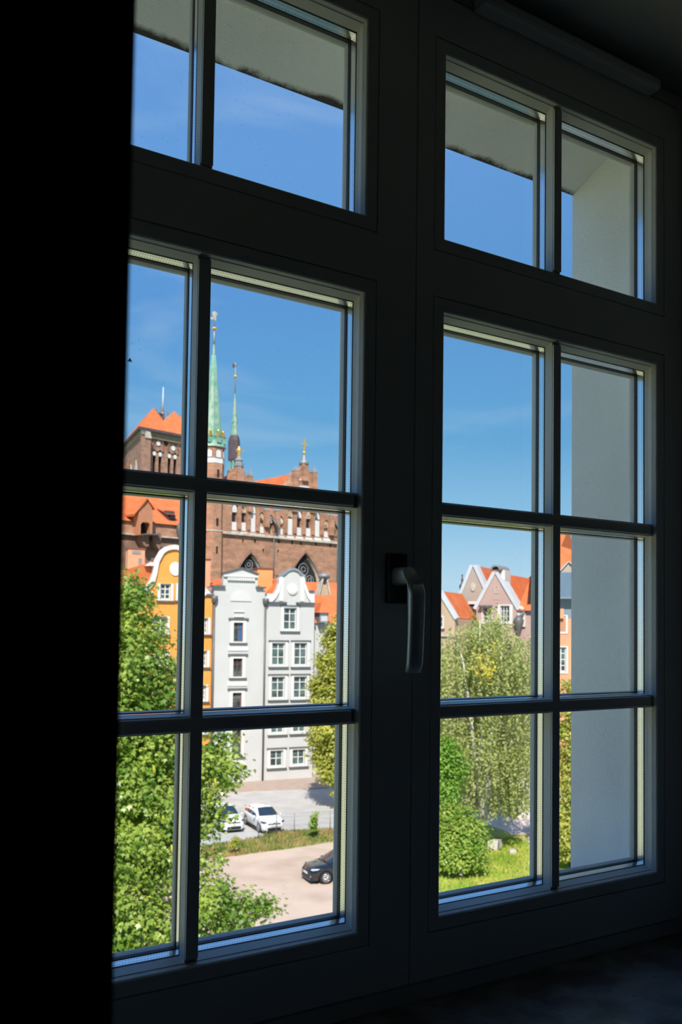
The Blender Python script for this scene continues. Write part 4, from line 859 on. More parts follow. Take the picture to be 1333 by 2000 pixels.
def right_row():
    s, ox, oy = 1/5.0, 850, 1000; C = lambda x, y: (ox+x*s, oy+y*s)
    # tan house, mostly cut by the frame
    f = Fac(at(875, 1215, 84), 146); h, W_ = gabled('tan_house', 'tan gabled house at the left edge of the right row, cut by the frame', f, (C(-160, 1050), C(30, 780), C(195, 1052)), M['tan'], 8, 0, windows=((850, 1205, 865, 1225),))
    for r in W_: hwindow(h, r, (1, 1), (1, 1), gm=M['wglass']); surround(h, r, .12, .1, .12, M['white'])
    MB().box(f.L(846, 1245)[0], f.L(888, 1245)[0], -.2, 0, f.L(870, 1243)[1], f.L(870, 1240)[1]).build('cornice', M['stone'], h)
    # taupe house
    f = Fac(at(925, 1215, 92), 148); wins = ((916.5, 1180, 933, 1204),)
    h, W_ = gabled('taupe_house', 'taupe house with a tall pointed gable and a dark red window beside the pink gable', f, (C(212, 935), C(375, 528), C(560, 935)), M['taupe'], 11, 0, windows=wins, vd=1.1)
    for r in W_: hwindow(h, r, (1, 1, 1), (1, 1.6), fm=M['redbrown'], gm=M['wglass']); surround(h, r, .1, .28, .2, M['white'])
    x, z = f.L(*C(375, 732)); MB().prism([(x+.26*math.cos(a), z+.45*math.sin(a)) for a in [2*math.pi*i/14 for i in range(14)]], -.1, .02).build('oval_medallion', M['stone'], h)
    a, b = f.L(*C(200, 1040))[0], f.L(*C(430, 1040))[0]; z = f.L(*C(300, 1050))[1]
    MB().box(a-.1, b, -.35, 0, z-.2, z+.1).build('cornice', M['greyd'], h); MB().box(a-.1, b, -.25, 0, z-2.0, z-1.8).build('cornice', M['greyd'], h)
    x, z = f.L(*C(228, 960)); MB().tube([(x, -.3, z-.6), (x-.1, -.4, z), (x, -.1, z+.5)], .16, 6).build('wall_lamp', M['greyd'], h)
    # pink house
    f = Fac(at(971, 1215, 88), 150); wins = ((944, 1186, 961, 1213), (978, 1183, 996, 1214), (968.5, 1146, 974, 1157))
    h, W_ = gabled('pink_house', 'dusty pink house whose gable carries a round hooded top, orange roof beside it', f, (C(405, 955), C(592, 600), C(805, 962)), M['pink'], 24, 0, windows=wins, vd=1.5)
    hwindow(h, W_[0], (1, 1), (1, 1, 1), gm=M['wglass']); hwindow(h, W_[1], (1, 1, 1), (1, 1, 1), gm=M['wglass']); hwindow(h, W_[2], (1,), (1,), gm=M['dark'])
    surround(h, W_[0], .14, .02, .25, M['white'], sill=False); surround(h, W_[1], .32, .1, .25, M['white'], sill=False); surround(h, W_[2], .08, .05, .12, M['stone'], sill=False)
    MB().box(W_[0][0]-.3, W_[0][1]+.1, -.5, 0, W_[0][3]+.02, W_[0][3]+.18).build('window_hood', M['greyd'], h)
    a, b = f.L(*C(562, 640)), f.L(*C(640, 640)); zt = f.L(*C(600, 560))[1]
    MB().box(a[0], b[0], -.02, 1.6, a[1]-2.2, zt).build('gable_neck', M['pink'], h)
    c = (a[0]+b[0])/2; r0 = (b[0]-a[0])/2*1.35; zc = f.L(*C(600, 565))[1]
    pts = [(c+r0*math.cos(t), zc+r0*.9*math.sin(t)) for t in [math.pi*i/12 for i in range(13)]]; pin = [(c+r0*.68*math.cos(t), zc+r0*.58*math.sin(t)) for t in [math.pi*i/12 for i in range(13)]]
    MB().prism(pts+pin[::-1], -.35, 2.6).build('hood', M['lead'], h)
    MB().box(b[0]-.1, b[0]+.35, .3, 2.2, a[1]-2.4, zc).build('chimney_breast', M['white'], h)
    R_ = f.L(*C(805, 962)); x = R_[0]
    # the longer street side continuing right
    e = h
    xr = f.L(1050, 1215)[0]; z1 = R_[1]
    MB().box(x+.02, xr, .3, 9, 0, z1).build('wall', M['pink'], e)
    MB().add([(x+.02, -.1, z1), (xr, -.1, z1), (xr, 12, z1+9.2), (x+.02, 12, z1+9.2), (xr, 24, z1), (x+.02, 24, z1)], [(0, 1, 2, 3), (3, 2, 4, 5), (0, 3, 5), (1, 4, 2)]).build('roof', M['tile'], e)
    a0, a1, z0, z2 = f.R(1012, 1193, 1021, 1218); MB().prism(arch(a0-.15, a1+.25, z0-.3, z2-.1, z2+.5), .1, .3).build('niche_frame', M['white'], e); MB().prism(arch(a0+.25, a1-.2, z0+.3, z2-.4, z2), 0, .12).build('niche', M['dark'], e)
    x, z = f.L(1014, 1226); MB().lathe([(.1, z-5), (.12, z-1), (.35, z), (.55, z+.7), (.2, z+1.2)], x, -.1, 8).tube([(x, -.1, z+.5), (x+.6, .1, z+1.8)], .14, 6).build('downpipe', M['greyd'], e)
right_row()
def small_turret():
    D = 118; o = at(903, 1180, D); k = D/FPX; e = empty('bell_turret', (o.x, o.y, GZ)); tag(e, 'small dark spirelet on a pale lantern beyond the taupe gable', 'spire'); Z = lambda v: at(903, v, D).z-GZ
    MB().box(-7*k, 9*k, -3, 3, 0, Z(1166)).build('base', M['tan'], e)
    MB().lathe([(3.6*k, Z(1168)), (3.6*k, Z(1152))], 0, 0, 6).build('lantern', M['white'], e)
    for i in range(6): a = math.pi/3*i; MB().box(-.1, .1, -.1, .1, Z(1152), Z(1145)).build('post', M['greyd'], e, loc=(3.3*k*math.cos(a), 3.3*k*math.sin(a), 0))
    MB().lathe([(6.5*k, Z(1146)), (5.5*k, Z(1143)), (2.2*k, Z(1139)), (1.8*k, Z(1135)), (2.6*k, Z(1133)), (.8*k, Z(1128)), (.15, Z(1122))], 0, 0, 6).build('spirelet', M['leadbrown'], e)
    MB().add([(-10*k, -3.2, Z(1168)), (9*k, -3.2, Z(1168)), (9*k, 3.2, Z(1168)), (-10*k, 3.2, Z(1168)), (8*k, 0, Z(1163)), (-6*k, 0, Z(1163))], [(0, 1, 4, 5), (2, 3, 5, 4), (0, 5, 3), (1, 2, 4)]).build('roof', M['tile'], e)
small_turret()
def mansard_house():
    f = Fac(at(1105, 1215, 82), 131); h = house('salmon_house', f, 'salmon house with a blue metal mansard and orange hipped roof beside the right reveal')
    X = lambda u: f.L(u, 1215)[0]; Z = lambda v: f.L(1105, v)[1]; x0, x1 = X(1066), X(1170)
    wins = ((1085, 1203, 1106, 1234), (1086, 1264, 1106.5, 1312)); R_ = [f.R(*w_) for w_ in wins]
    MB().prism(rectp(x0, x1, 0, Z(1208)), 0, 10, [rectp(*r) for r in R_], .3).build('wall', M['salmon'], h)
    for r in R_: hwindow(h, r, (1, 1), (1, 1, 1, 1), fw=.1, gm=M['wglass']); surround(h, r, .16, .1, .16, M['white'], sill=False)
    MB().box(x0, x1, .5, 10, Z(1208), Z(1166)).build('upper_wall', M['zincl'], h)
    MB().box(X(1080), X(1101.5), -.3, .6, Z(1208), Z(1189)).build('parapet_block', M['salmon'], h)
    MB().add([(x0, -.2, Z(1168)), (x1, -.2, Z(1168)), (x1, .8, Z(1117)), (x0, .8, Z(1117)), (x1, 9, Z(1117)), (x0, 9, Z(1117)), (x1, 10, Z(1168)), (x0, 10, Z(1168))], [(0, 1, 2, 3), (3, 2, 4, 5), (5, 4, 6, 7), (0, 3, 5, 7), (1, 6, 4, 2), (0, 7, 6, 1)]).build('mansard', M['zinc'], h)
    MB().box(x0-.1, x1+.1, -.4, .6, Z(1169.5), Z(1166.5)).build('gutter', M['zincl'], h)
    g = MB().prism([(X(1096), Z(1117)), (X(1131), Z(1117)), (X(1113), Z(1098))], .9, 4).build('attic_gable', M['taupe'], h)
    MB().prism([(X(1094), Z(1117)), (X(1113), Z(1096.5)), (X(1133), Z(1117)), (X(1133), Z(1115)), (X(1113), Z(1094.5)), (X(1094), Z(1115))], .7, 4.2).build('gable_verge', M['verge'], g)
    MB().add([(x0-1, 2, Z(1117)), (x1+8, 2, Z(1117)), (x1+8, 12, Z(1117)), (x0-1, 12, Z(1117)), (f.L(1097, 1067, 7)[0], 7, f.L(1097, 1067, 7)[1]), (f.L(1150, 1100, 7)[0], 7, f.L(1150, 1100, 7)[1])], [(0, 1, 5, 4), (2, 3, 4, 5), (0, 4, 3), (1, 2, 5)]).build('roof', M['tile'], h)
mansard_house()

# ================================================================== CARS
def lerp(a, b, t): return a+(b-a)*t
def car(name, loc, heading, paint, label, L_=4.36, Wd=1.80, H=1.56, black=False):
    """x forward, y left, z up; origin on the ground under the middle"""
    e = empty(name, loc, heading); tag(e, label, 'car')
    xf, xr = L_/2, -L_/2; wb = L_*.605; axf = xf-L_*.20; axr = axf-wb; wr = .345; hw = Wd/2
    # body side: lower edge (with arches), belt and top line along x
    def prof(x):
        t = (x-xr)/(xf-xr)                    # 0 rear .. 1 front
        belt = np.interp(t, [0, .06, .3, .62, .75, .93, 1], [.86, 1.02, 1.04, .98, .96, .80, .62])
        top = np.interp(t, [0, .05, .2, .62, .70, .80, .92, .97, 1], [.95, 1.10, 1.10, 1.08, 1.06, 1.01, .90, .82, .66])
        hwid = hw*np.interp(t, [0, .06, .2, .5, .8, .93, .98, 1], [.78, .93, 1, 1, .99, .90, .78, .66])
        return belt, top, hwid
    NS = 44; xs = list(np.linspace(xr, xf, NS)); secs = []
    for x in xs:
        belt, top, hwid = prof(x); lo = .22
        for ax in (axf, axr):
            d = abs(x-ax)
            if d < wr*1.16: lo = max(lo, math.sqrt(max(0, (wr*1.16)**2-d*d))+wr*.98)
        lo = min(lo, belt-.12)
        secs.append([(0, lo if lo < .3 else .30), (hwid*.90, min(lo, .3) if lo < .3 else lo), (hwid*.985, lo), (hwid, lerp(lo, belt, .35)), (hwid*1.0, lerp(lo, belt, .7)), (hwid*.965, belt), (hwid*.86, lerp(belt, top, .75)), (hwid*.5, top), (0, top+.015)])
    vs = []; k = len(secs[0])
    for x, s in zip(xs, secs):
        for y, z in s: vs.append((x, y, z))
        for y, z in s[1:-1][::-1]: vs.append((x, -y, z))
    n = 2*k-2; fs = [(j*n+i, j*n+(i+1) % n, (j+1)*n+(i+1) % n, (j+1)*n+i) for j in range(NS-1) for i in range(n)]
    fs += [tuple(range(n))[::-1], tuple(range((NS-1)*n, NS*n))]
    MB().add(vs, fs, True).build('body', paint, e)
    # greenhouse
    def T(t): return xr+L_*t
    g = [(T(.03), 1.02, .70, .0), (T(.10), 1.34, .64, 0), (T(.20), 1.49, .62, 0), (T(.36), 1.555, .62, 0), (T(.50), 1.55, .61, 0), (T(.58), 1.47, .60, 0), (T(.66), 1.27, .66, 0), (T(.755), 1.02, .74, 0)]
    vs = []; m_ = 7
    for x, zt, wt, _ in g:
        zt = zt*H/1.56; b = prof(x)[0]; bw = prof(x)[2]*.95; b = min(b, zt-.01)
        for y, z in ((bw, b), (lerp(bw, wt, .5)+.015, lerp(b, zt, .55)), (wt, zt-.06 if zt > b+.1 else zt), (wt*.8, zt), (0, zt+.02)): vs.append((x, y, z))
        for y, z in ((wt*.8, zt), (wt, zt-.06 if zt > b+.1 else zt), (lerp(bw, wt, .5)+.015, lerp(b, zt, .55)), (bw, b)): vs.append((x, -y, z))
    n = 9; NG = len(g); fs = [(j*n+i, j*n+i+1, (j+1)*n+i+1, (j+1)*n+i) for j in range(NG-1) for i in range(n-1)]
    cab = MB().add(vs, fs, True).build('roof', paint, e)
    V = lambda j, i: Vector(vs[j*n+i])
    def pane(nm, a, b, c, d, off, sx=0):
        P = [a, b, c, d]; nn = (b-a).cross(c-a).normalized()
        if nn.dot(off) < 0: nn = -nn
        q = [p+nn*.012 for p in P]; q2 = [p-nn*.01 for p in P]
        return MB().add(q+q2, [(0, 1, 2, 3), (0, 4, 5, 1), (1, 5, 6, 2), (2, 6, 7, 3), (3, 7, 4, 0)]).build(nm, M['carglass'], e)
    def at3(j0, j1, t, i0, i1, s_): return V(j0, i0).lerp(V(j1, i0), t).lerp(V(j0, i1).lerp(V(j1, i1), t), s_)
    # windscreen: joins 5..7 across the top points
    a, b = at3(6, 7, .88, 1, 7, .0), at3(6, 7, .88, 1, 7, 1.0)
    top_l, top_r = V(5, 2).lerp(V(4, 2), .25)+Vector((0, -.02, .03)), V(5, 6).lerp(V(4, 6), .25)+Vector((0, .02, .03))
    up = Vector((0, 0, 1))
    wl = [Vector((T(.735), prof(T(.735))[2]*.80, 1.075)), Vector((T(.735), -prof(T(.735))[2]*.80, 1.075)), Vector((T(.565), -.56, 1.50*H/1.56)), Vector((T(.565), .56, 1.50*H/1.56))]
    md = [(p+q)/2+Vector((.03, 0, .03)) for p, q in ((wl[0], wl[1]), (wl[3], wl[2]))]
    MB().add([wl[0], md[0]+Vector((.05, 0, .01)), wl[1], wl[2], md[1]+Vector((.03, 0, .015)), wl[3]], [(0, 1, 4, 5), (1, 2, 3, 4)], True).build('windscreen', M['carglass'], e)
    for sg in (1, -1):
        def sp(t, hgt):       # point on the side glass: t along, hgt 0 belt .. 1 roof edge
            x = T(t); zt = np.interp(t, [.03, .10, .20, .36, .50, .58, .66, .755], [1.02, 1.34, 1.49, 1.555, 1.55, 1.47, 1.27, 1.02])*H/1.56; wt = np.interp(t, [.03, .1, .2, .5, .58, .66, .755], [.7, .64, .62, .61, .6, .66, .74])
            b_, _, hb = prof(x); z = lerp(b_+.02, zt-.07, hgt); y = lerp(hb*.95, wt, hgt)+.022+.018*math.sin(math.pi*hgt); return Vector((x, sg*y, z))
        for t0, t1, tt0, tt1 in ((.47, .70, .47, .565), (.26, .455, .25, .455), (.13, .245, .18, .235)):
            MB().add([sp(t0, 0), sp(t1, 0), sp(lerp(t1, tt1, .5), .5), sp(tt1, .95), sp(tt0, .95), sp(lerp(t0, tt0, .5), .5)], [(0, 1, 2, 5), (5, 2, 3, 4)]).build('side_window', M['carglass'], e)
        MB().lathe([(.02, -.05), (.10, -.03), (.12, .03), (.08, .09), (.01, .11)], 0, 0, 8, sq=.7).build('mirror', paint, e, loc=(T(.68), sg*(hw+.09), 1.0))
        b_ = prof(T(.5))
        MB().box(axr+wr*1.2, axf-wr*1.2, sg*(hw*.99)-.02, sg*(hw*.99)+.02, .2, .34).build('sill_trim', M['plastic'], e)
        for ax in (axf, axr):
            MB().lathe([(wr*.55, -.11), (wr*.9, -.12), (wr, -.08), (wr, .08), (wr*.9, .12), (wr*.55, .11)], 0, 0, 20).build('tyre', M['tyre'], e).matrix_local = Matrix.Translation((ax, sg*(hw-.13), wr)) @ Matrix.Rotation(math.pi/2, 4, 'X')
            rim = MB().lathe([(wr*.62, -.06), (wr*.62, .06)], 0, 0, 18)
            for q_ in range(5 if not black else 9):
                a_ = 2*math.pi*q_/(5 if not black else 9); rim.tube([(0, 0, -sg*.115), (wr*.66*math.cos(a_), wr*.66*math.sin(a_), -sg*.115)], [.05, .035], 5)
            rim.lathe([(wr*.70, -sg*.10), (wr*.70, -sg*.122), (wr*.64, -sg*.122), (wr*.62, -sg*.09)], 0, 0, 20)
            o = rim.build('rim', M['rim'], e); o.matrix_local = Matrix.Translation((ax, sg*(hw-.13), wr)) @ Matrix.Rotation(math.pi/2, 4, 'X')
            if black: o2 = MB().box(-.02, .12, -.09, .09, -sg*.06-.03, -sg*.06+.03).build('caliper', M['redcal'], e); o2.matrix_local = Matrix.Translation((ax, sg*(hw-.115), wr)) @ Matrix.Rotation(math.pi/2, 4, 'X')
            MB().lathe([(wr*1.12, -.10), (wr*1.12, .10)], 0, 0, 20).build('wheel_well', M['plastic'], e).matrix_local = Matrix.Translation((ax, sg*(hw-.22), wr+.02)) @ Matrix.Rotation(math.pi/2, 4, 'X')
        # headlamp wraps the corner
        MB().add([(xf-.10, sg*hw*.60, .80), (xf-.16, sg*hw*.83, .80), (xf-.40, sg*hw*.955, .84), (xf-.55, sg*hw*.97, .90), (xf-.36, sg*hw*.88, .905), (xf-.18, sg*hw*.62, .865)], [(0, 1, 5), (1, 2, 4, 5), (2, 3, 4)]).build('headlamp', M['lamp'] if black else M['carglass'], e, loc=(.045, sg*.015, -.02))
        MB().box(xf-.06, xf-.02, sg*hw*.62-.09, sg*hw*.62+.09, .40, .48).build('fog_lamp', M['lamp'], e)
    MB().box(xf-.12, xf+.012, -hw*.56, hw*.56, .24, .46).build('lower_grille', M['plastic'], e, bevel=.03)
    MB().box(xf-.09, xf+.014, -hw*.52, hw*.52, .66, .73).build('upper_grille', M['plastic'], e, bevel=.02)
    MB().box(xf, xf+.026, -.26, .26, .50, .61).build('number_plate', M['plate'], e)
    MB().prism([(.055*math.cos(a), .045*math.sin(a)) for a in [2*math.pi*i/12 for i in range(12)]], -.01, .01).build('badge', M['rim'], e, loc=(xf+.006, 0, .77), rz=math.pi/2)
    MB().box(xf-.45, xf-.02, -hw*.80, hw*.80, .19, .27).build('front_apron', M['plastic'], e, bevel=.02)
    MB().box(xr+.02, xr+.3, -hw*.8, hw*.8, .20, .5).build('rear_bumper', M['plastic'], e, bevel=.03)
    for sg in (1, -1): MB().box(xr+.0, xr+.08, sg*hw*.62-.12, sg*hw*.62+.05, .87, .93).build('tail_lamp', M['redcal'], e, bevel=.01)
    return e
fw_, rw_ = gp(508, 1627), gp(481.5, 1611)
hd_ = math.atan2(fw_.y-rw_.y, fw_.x-rw_.x); print('car heading', math.degrees(hd_), 'wheelbase', (fw_-rw_).length)
dv = Vector((math.cos(hd_), math.sin(hd_), 0)); lv = Vector((-dv.y, dv.x, 0))
c0 = (fw_+rw_)/2+lv*.77-dv*.0
car('white_car', (c0.x, c0.y, GZ+.02), hd_, M['carwhite'], 'white crossover car parked nose towards the grass strip, fully visible')
c1 = c0-lv*3.15-dv*.6
c1 = gp(438, 1615); car('white_car', (c1.x, c1.y, GZ+.02), hd_, M['carwhite'], 'white car half hidden behind the maple leaves, left of the other white car')
b0 = gp(636, 1727); hb = math.radians(172)
db = Vector((math.cos(hb), math.sin(hb), 0)); lb = Vector((-db.y, db.x, 0)); cb_ = b0-db*(4.5*.30)-lb*.77
car('black_car', (cb_.x, cb_.y, GZ+.03), hb, M['carblack'], 'glossy black car at the right edge of the sandy lot, nose pointing left', L_=4.5, Wd=1.86, H=1.6, black=True)

# ================================================================== TREES
MAPLE = [(0, -.1), (.10, .05), (.42, .02), (.30, .18), (.52, .42), (.26, .40), (.16, .50), (0, .95), (-.16, .50), (-.26, .40), (-.52, .42), (-.30, .18), (-.42, .02), (-.10, .05)]
QUAD = [(-.30, 0), (.30, 0), (.22, .62), (-.22, .62)]
OVAL = [(0, -.1), (.28, .15), (.26, .45), (0, .85), (-.26, .45), (-.28, .15)]
def leafbatch(P, N, T, size, shape, fold=.18):
    """P centres, N normals, T tip directions -> vertex array and face list"""
    N = N/np.linalg.norm(N, axis=1, keepdims=True); T = T-N*np.sum(T*N, axis=1, keepdims=True); T /= np.linalg.norm(T, axis=1, keepdims=True)+1e-9
    B = np.cross(T, N); sh = np.array(shape); k = len(sh); sz = size*(.7+.6*rng.random(len(P)))
    V = P[:, None, :]+sz[:, None, None]*(sh[None, :, 0:1]*B[:, None, :]+sh[None, :, 1:2]*T[:, None, :]-(np.abs(sh[None, :, 0:1])*fold*2+.12*sh[None, :, 1:2]**2)*N[:, None, :]*1.0)
    return V.reshape(-1, 3), k
def fan(k, n): return [tuple(range(i*k, (i+1)*k)) for i in range(n)]
def leafmesh(name, V, k, m, parent, origin):
    n = len(V)//k; me = bpy.data.meshes.new(name); me.vertices.add(n*k); me.vertices.foreach_set('co', (V-np.array(origin)).astype(np.float32).ravel())
    me.loops.add(n*k); me.loops.foreach_set('vertex_index', np.arange(n*k, dtype=np.int32)); me.polygons.add(n)
    me.polygons.foreach_set('loop_start', np.arange(0, n*k, k, dtype=np.int32)); me.polygons.foreach_set('loop_total', np.full(n, k, np.int32))
    me.materials.append(m); me.update(calc_edges=True); me.validate()
    o = bpy.data.objects.new(name, me); COL.objects.link(o); o.parent = parent; return o
def lobes_to_points(lobes, n, shell=.55):
    """lobes (centre, rx, ry, rz); sample towards the surface"""
    w_ = np.array([l[1]*l[2]+l[1]*l[3] for l in lobes]); w_ = w_/w_.sum(); idx = rng.choice(len(lobes), n, p=w_)
    d = rng.normal(size=(n, 3)); d /= np.linalg.norm(d, axis=1, keepdims=True); r = (shell+(1-shell)*rng.random(n))**.7
    C = np.array([list(l[0]) for l in lobes])[idx]; R_ = np.array([l[1:4] for l in lobes])[idx]
    return C+d*R_*r[:, None], d
def tree(name, label, base, lobes, m, count, size, shape=QUAD, clump=10, spread=.35, barkm=None, trunk=.25, group=None, droop=.3, cat='tree', up=.55):
    e = empty(name, base); tag(e, label, cat, group); o = np.array(base)
    cs, d = lobes_to_points(lobes, count//clump)
    P = np.repeat(cs, clump, axis=0)+rng.normal(size=(count//clump*clump, 3))*spread*np.array([1, 1, .55]); D = np.repeat(d, clump, axis=0)
    N = D*.8+np.array([0, 0, up])+rng.normal(size=P.shape)*.45; T = D+np.array([0, 0, -droop])+rng.normal(size=P.shape)*.5
    V, k = leafbatch(P, N, T, size, shape); f = leafmesh('foliage', V, k, m, e, base); f['kind'] = 'stuff'
    ax = Vector(np.mean([np.array(l[0]) for l in lobes], axis=0)); top = max(lobes, key=lambda l: l[0][2]); tp = Vector(top[0])-Vector(base)
    bm_ = barkm or M['bark']
    if trunk:
        MB().tube([(0, 0, -.1), (tp.x*.12, tp.y*.12, tp.z*.3), (tp.x*.5, tp.y*.5, tp.z*.65), (tp.x, tp.y, tp.z)], [trunk, trunk*.8, trunk*.5, trunk*.12], 8).build('trunk', bm_, e)
        for l in lobes:
            q = Vector(l[0])-Vector(base); s0 = max(.15, min(.75, (q.z-1.2*abs(q.x)*.6)/max(tp.z, 1)))
            a = Vector((tp.x*s0*.6, tp.y*s0*.6, tp.z*s0)); mid = a.lerp(q, .5)+Vector((0, 0, .3))
            MB().tube([a, mid, q], [trunk*.22, trunk*.13, trunk*.04], 6).build('branch', bm_, e)
    return e, P, N, T
# --- the maple close to the window
DM = 24.0
def A(u, v, D): return tuple(at(u, v, D))
def L1(u, v, rp_, D=DM, dz=1.0): r = rp_*D/FPX; return (A(u, v, D), r, r, r*dz)
mb_ = at(215, 1500, DM); base = (mb_.x, mb_.y, GZ)
ML = [L1(244, 1150, 34), L1(262, 1165, 26, 23.4), L1(230, 1205, 60), L1(283, 1235, 38, 23.5), L1(250, 1290, 70, 23.2), L1(318, 1310, 30), L1(300, 1350, 52, 23.8), L1(352, 1345, 14, 23.6), L1(225, 1400, 80, 23), L1(310, 1440, 55, 23.2), L1(352, 1395, 18, 24.5), L1(404, 1395, 7, 24.6), L1(408, 1340, 6, 24.8), L1(370, 1500, 48, 23.6), L1(425, 1485, 30, 24.2), L1(440, 1510, 24, 23.8), L1(420, 1450, 24, 24.6), L1(452, 1440, 9, 24.6), L1(462, 1505, 12, 24), L1(245, 1530, 80, 22.8), L1(330, 1570, 62, 23), L1(400, 1565, 26, 23.6), L1(428, 1595, 15, 23.4), L1(446, 1588, 7, 23.5), L1(392, 1622, 18, 23.6), L1(255, 1640, 78, 22.6), L1(335, 1680, 55, 23), L1(395, 1700, 24, 23.2), L1(418, 1668, 16, 23.6), L1(420, 1730, 20, 23), L1(400, 1760, 34, 22.8), L1(455, 1765, 28, 23.2), L1(490, 1765, 24, 23.4), L1(515, 1775, 17, 23.5), L1(532, 1782, 8, 23.6), L1(470, 1800, 22, 23), L1(410, 1810, 30, 22.8), L1(250, 1760, 70, 22.4), L1(300, 1800, 50, 22.6), L1(230, 1850, 60, 22.2), L1(400, 1860, 34, 22.8), L1(200, 1930, 90, 22.6),
      L1(120, 1300, 90, 25), L1(110, 1480, 110, 25), L1(120, 1700, 110, 25), L1(215, 1330, 60, 26), L1(260, 1480, 80, 26), L1(250, 1620, 80, 26)]
mt, P, N, T = tree('maple_tree', 'big leafy maple tree close to the window, filling the lower left panes', base, ML, M['maple'], 66000, .13, MAPLE, clump=11, spread=.20, trunk=.28, droop=.55, up=.75)
# the three hundred leaves nearest to the window are leaves of their own
near = [l for l in ML if l[0][0] > A(215, 1500, DM)[0]-1.6]
pts, d = lobes_to_points(near, 5200, shell=.97); tocam = np.array(CAMP)-pts; tocam /= np.linalg.norm(tocam, axis=1, keepdims=True)
sc_ = np.sum(d*tocam, axis=1); k_ = np.argsort(-sc_)[:900]; k_ = rng.choice(k_, 300, replace=False)
lv_me = []
for j in range(6):
    V, k = leafbatch(np.zeros((1, 3)), np.array([[0, 0, 1.]]), np.array([[0, 1., 0]]), .155, MAPLE, fold=.1+.05*j)
    me = bpy.data.meshes.new('leaf'); me.from_pydata([tuple(v) for v in V], [], [tuple(range(k))]); me.materials.append(M['mapley'] if j == 5 else M['maple']); lv_me.append(me)
for i in k_:
    o = bpy.data.objects.new('leaf', lv_me[5 if rng.random() < .07 else int(rng.integers(0, 5))]); COL.objects.link(o); o.parent = mt
    n_ = Vector(d[i])*.7+Vector((0, 0, .8))+Vector(rng.normal(size=3))*.35; o.rotation_mode = 'QUATERNION'
    o.rotation_quaternion = n_.to_track_quat('Z', 'Y') @ Matrix.Rotation(rng.random()*6.28, 3, 'Z').to_quaternion(); o.location = Vector(pts[i])-Vector(base)+Vector(d[i])*.1
# yellowing seed tassels
for (u, v) in ((356, 1450), (232, 1515), (250, 1560), (300, 1495), (318, 1590), (335, 1650), (420, 1520), (345, 1545)):
    q = Vector(A(u, v, 22.1))-Vector(base); MB().tube([q, q+Vector((.02, 0, -.12)), q+Vector((.04, .01, -.26))], [.02, .045, .012], 6).build('seed_tassel', M['mapley'], mt)

def simple(name, label, u, v, D, lobes, m, count, size, **kw):
    p = at(u, v, D); base = (p.x, p.y, GZ); return tree(name, label, base, [L1(a, b, r, DD, dz) for a, b, r, DD, dz in lobes], m, count, size, **kw)
# yellow-green tree beside the grey houses
simple('linden_tree', 'rounded yellow-green tree at the right corner of the grey houses', 690, 1500, 73,
       [(672, 1215, 20, 73, 1), (655, 1245, 24, 73, 1), (690, 1240, 40, 74, 1), (640, 1290, 22, 72.5, 1), (660, 1300, 34, 72, 1), (700, 1310, 50, 73, 1), (628, 1335, 20, 72.5, 1), (645, 1360, 36, 72, 1), (690, 1380, 55, 72, 1), (625, 1400, 20, 72.5, 1), (640, 1430, 36, 72, 1), (690, 1450, 50, 72, 1), (632, 1475, 22, 72, 1), (650, 1500, 30, 71.5, .9), (690, 1510, 40, 72, .9), (665, 1545, 12, 71, 1), (668, 1580, 9, 70, 1)],
       M['linden'], 42000, .26, clump=12, spread=.30, trunk=.28, up=.8)
# young weed tree by the wire fence
simple('weed_plant', 'small leafy weed standing alone by the wire fence', 612, 1626, 62, [(612, 1612, 7, 61.5, 1.4), (614, 1597, 4.5, 61.5, 1.3), (618, 1590, 2.5, 61.5, 1)], M['bush'], 500, .16, clump=5, spread=.1, trunk=.03, cat='plant')
simple('weed_plant', 'low yellowish weed at the street edge by the half-hidden white car', 460, 1648, 57, [(460, 1640, 6, 57, 1), (456, 1648, 5, 57, 1)], M['linden'], 260, .15, clump=5, spread=.1, trunk=.03, cat='plant')
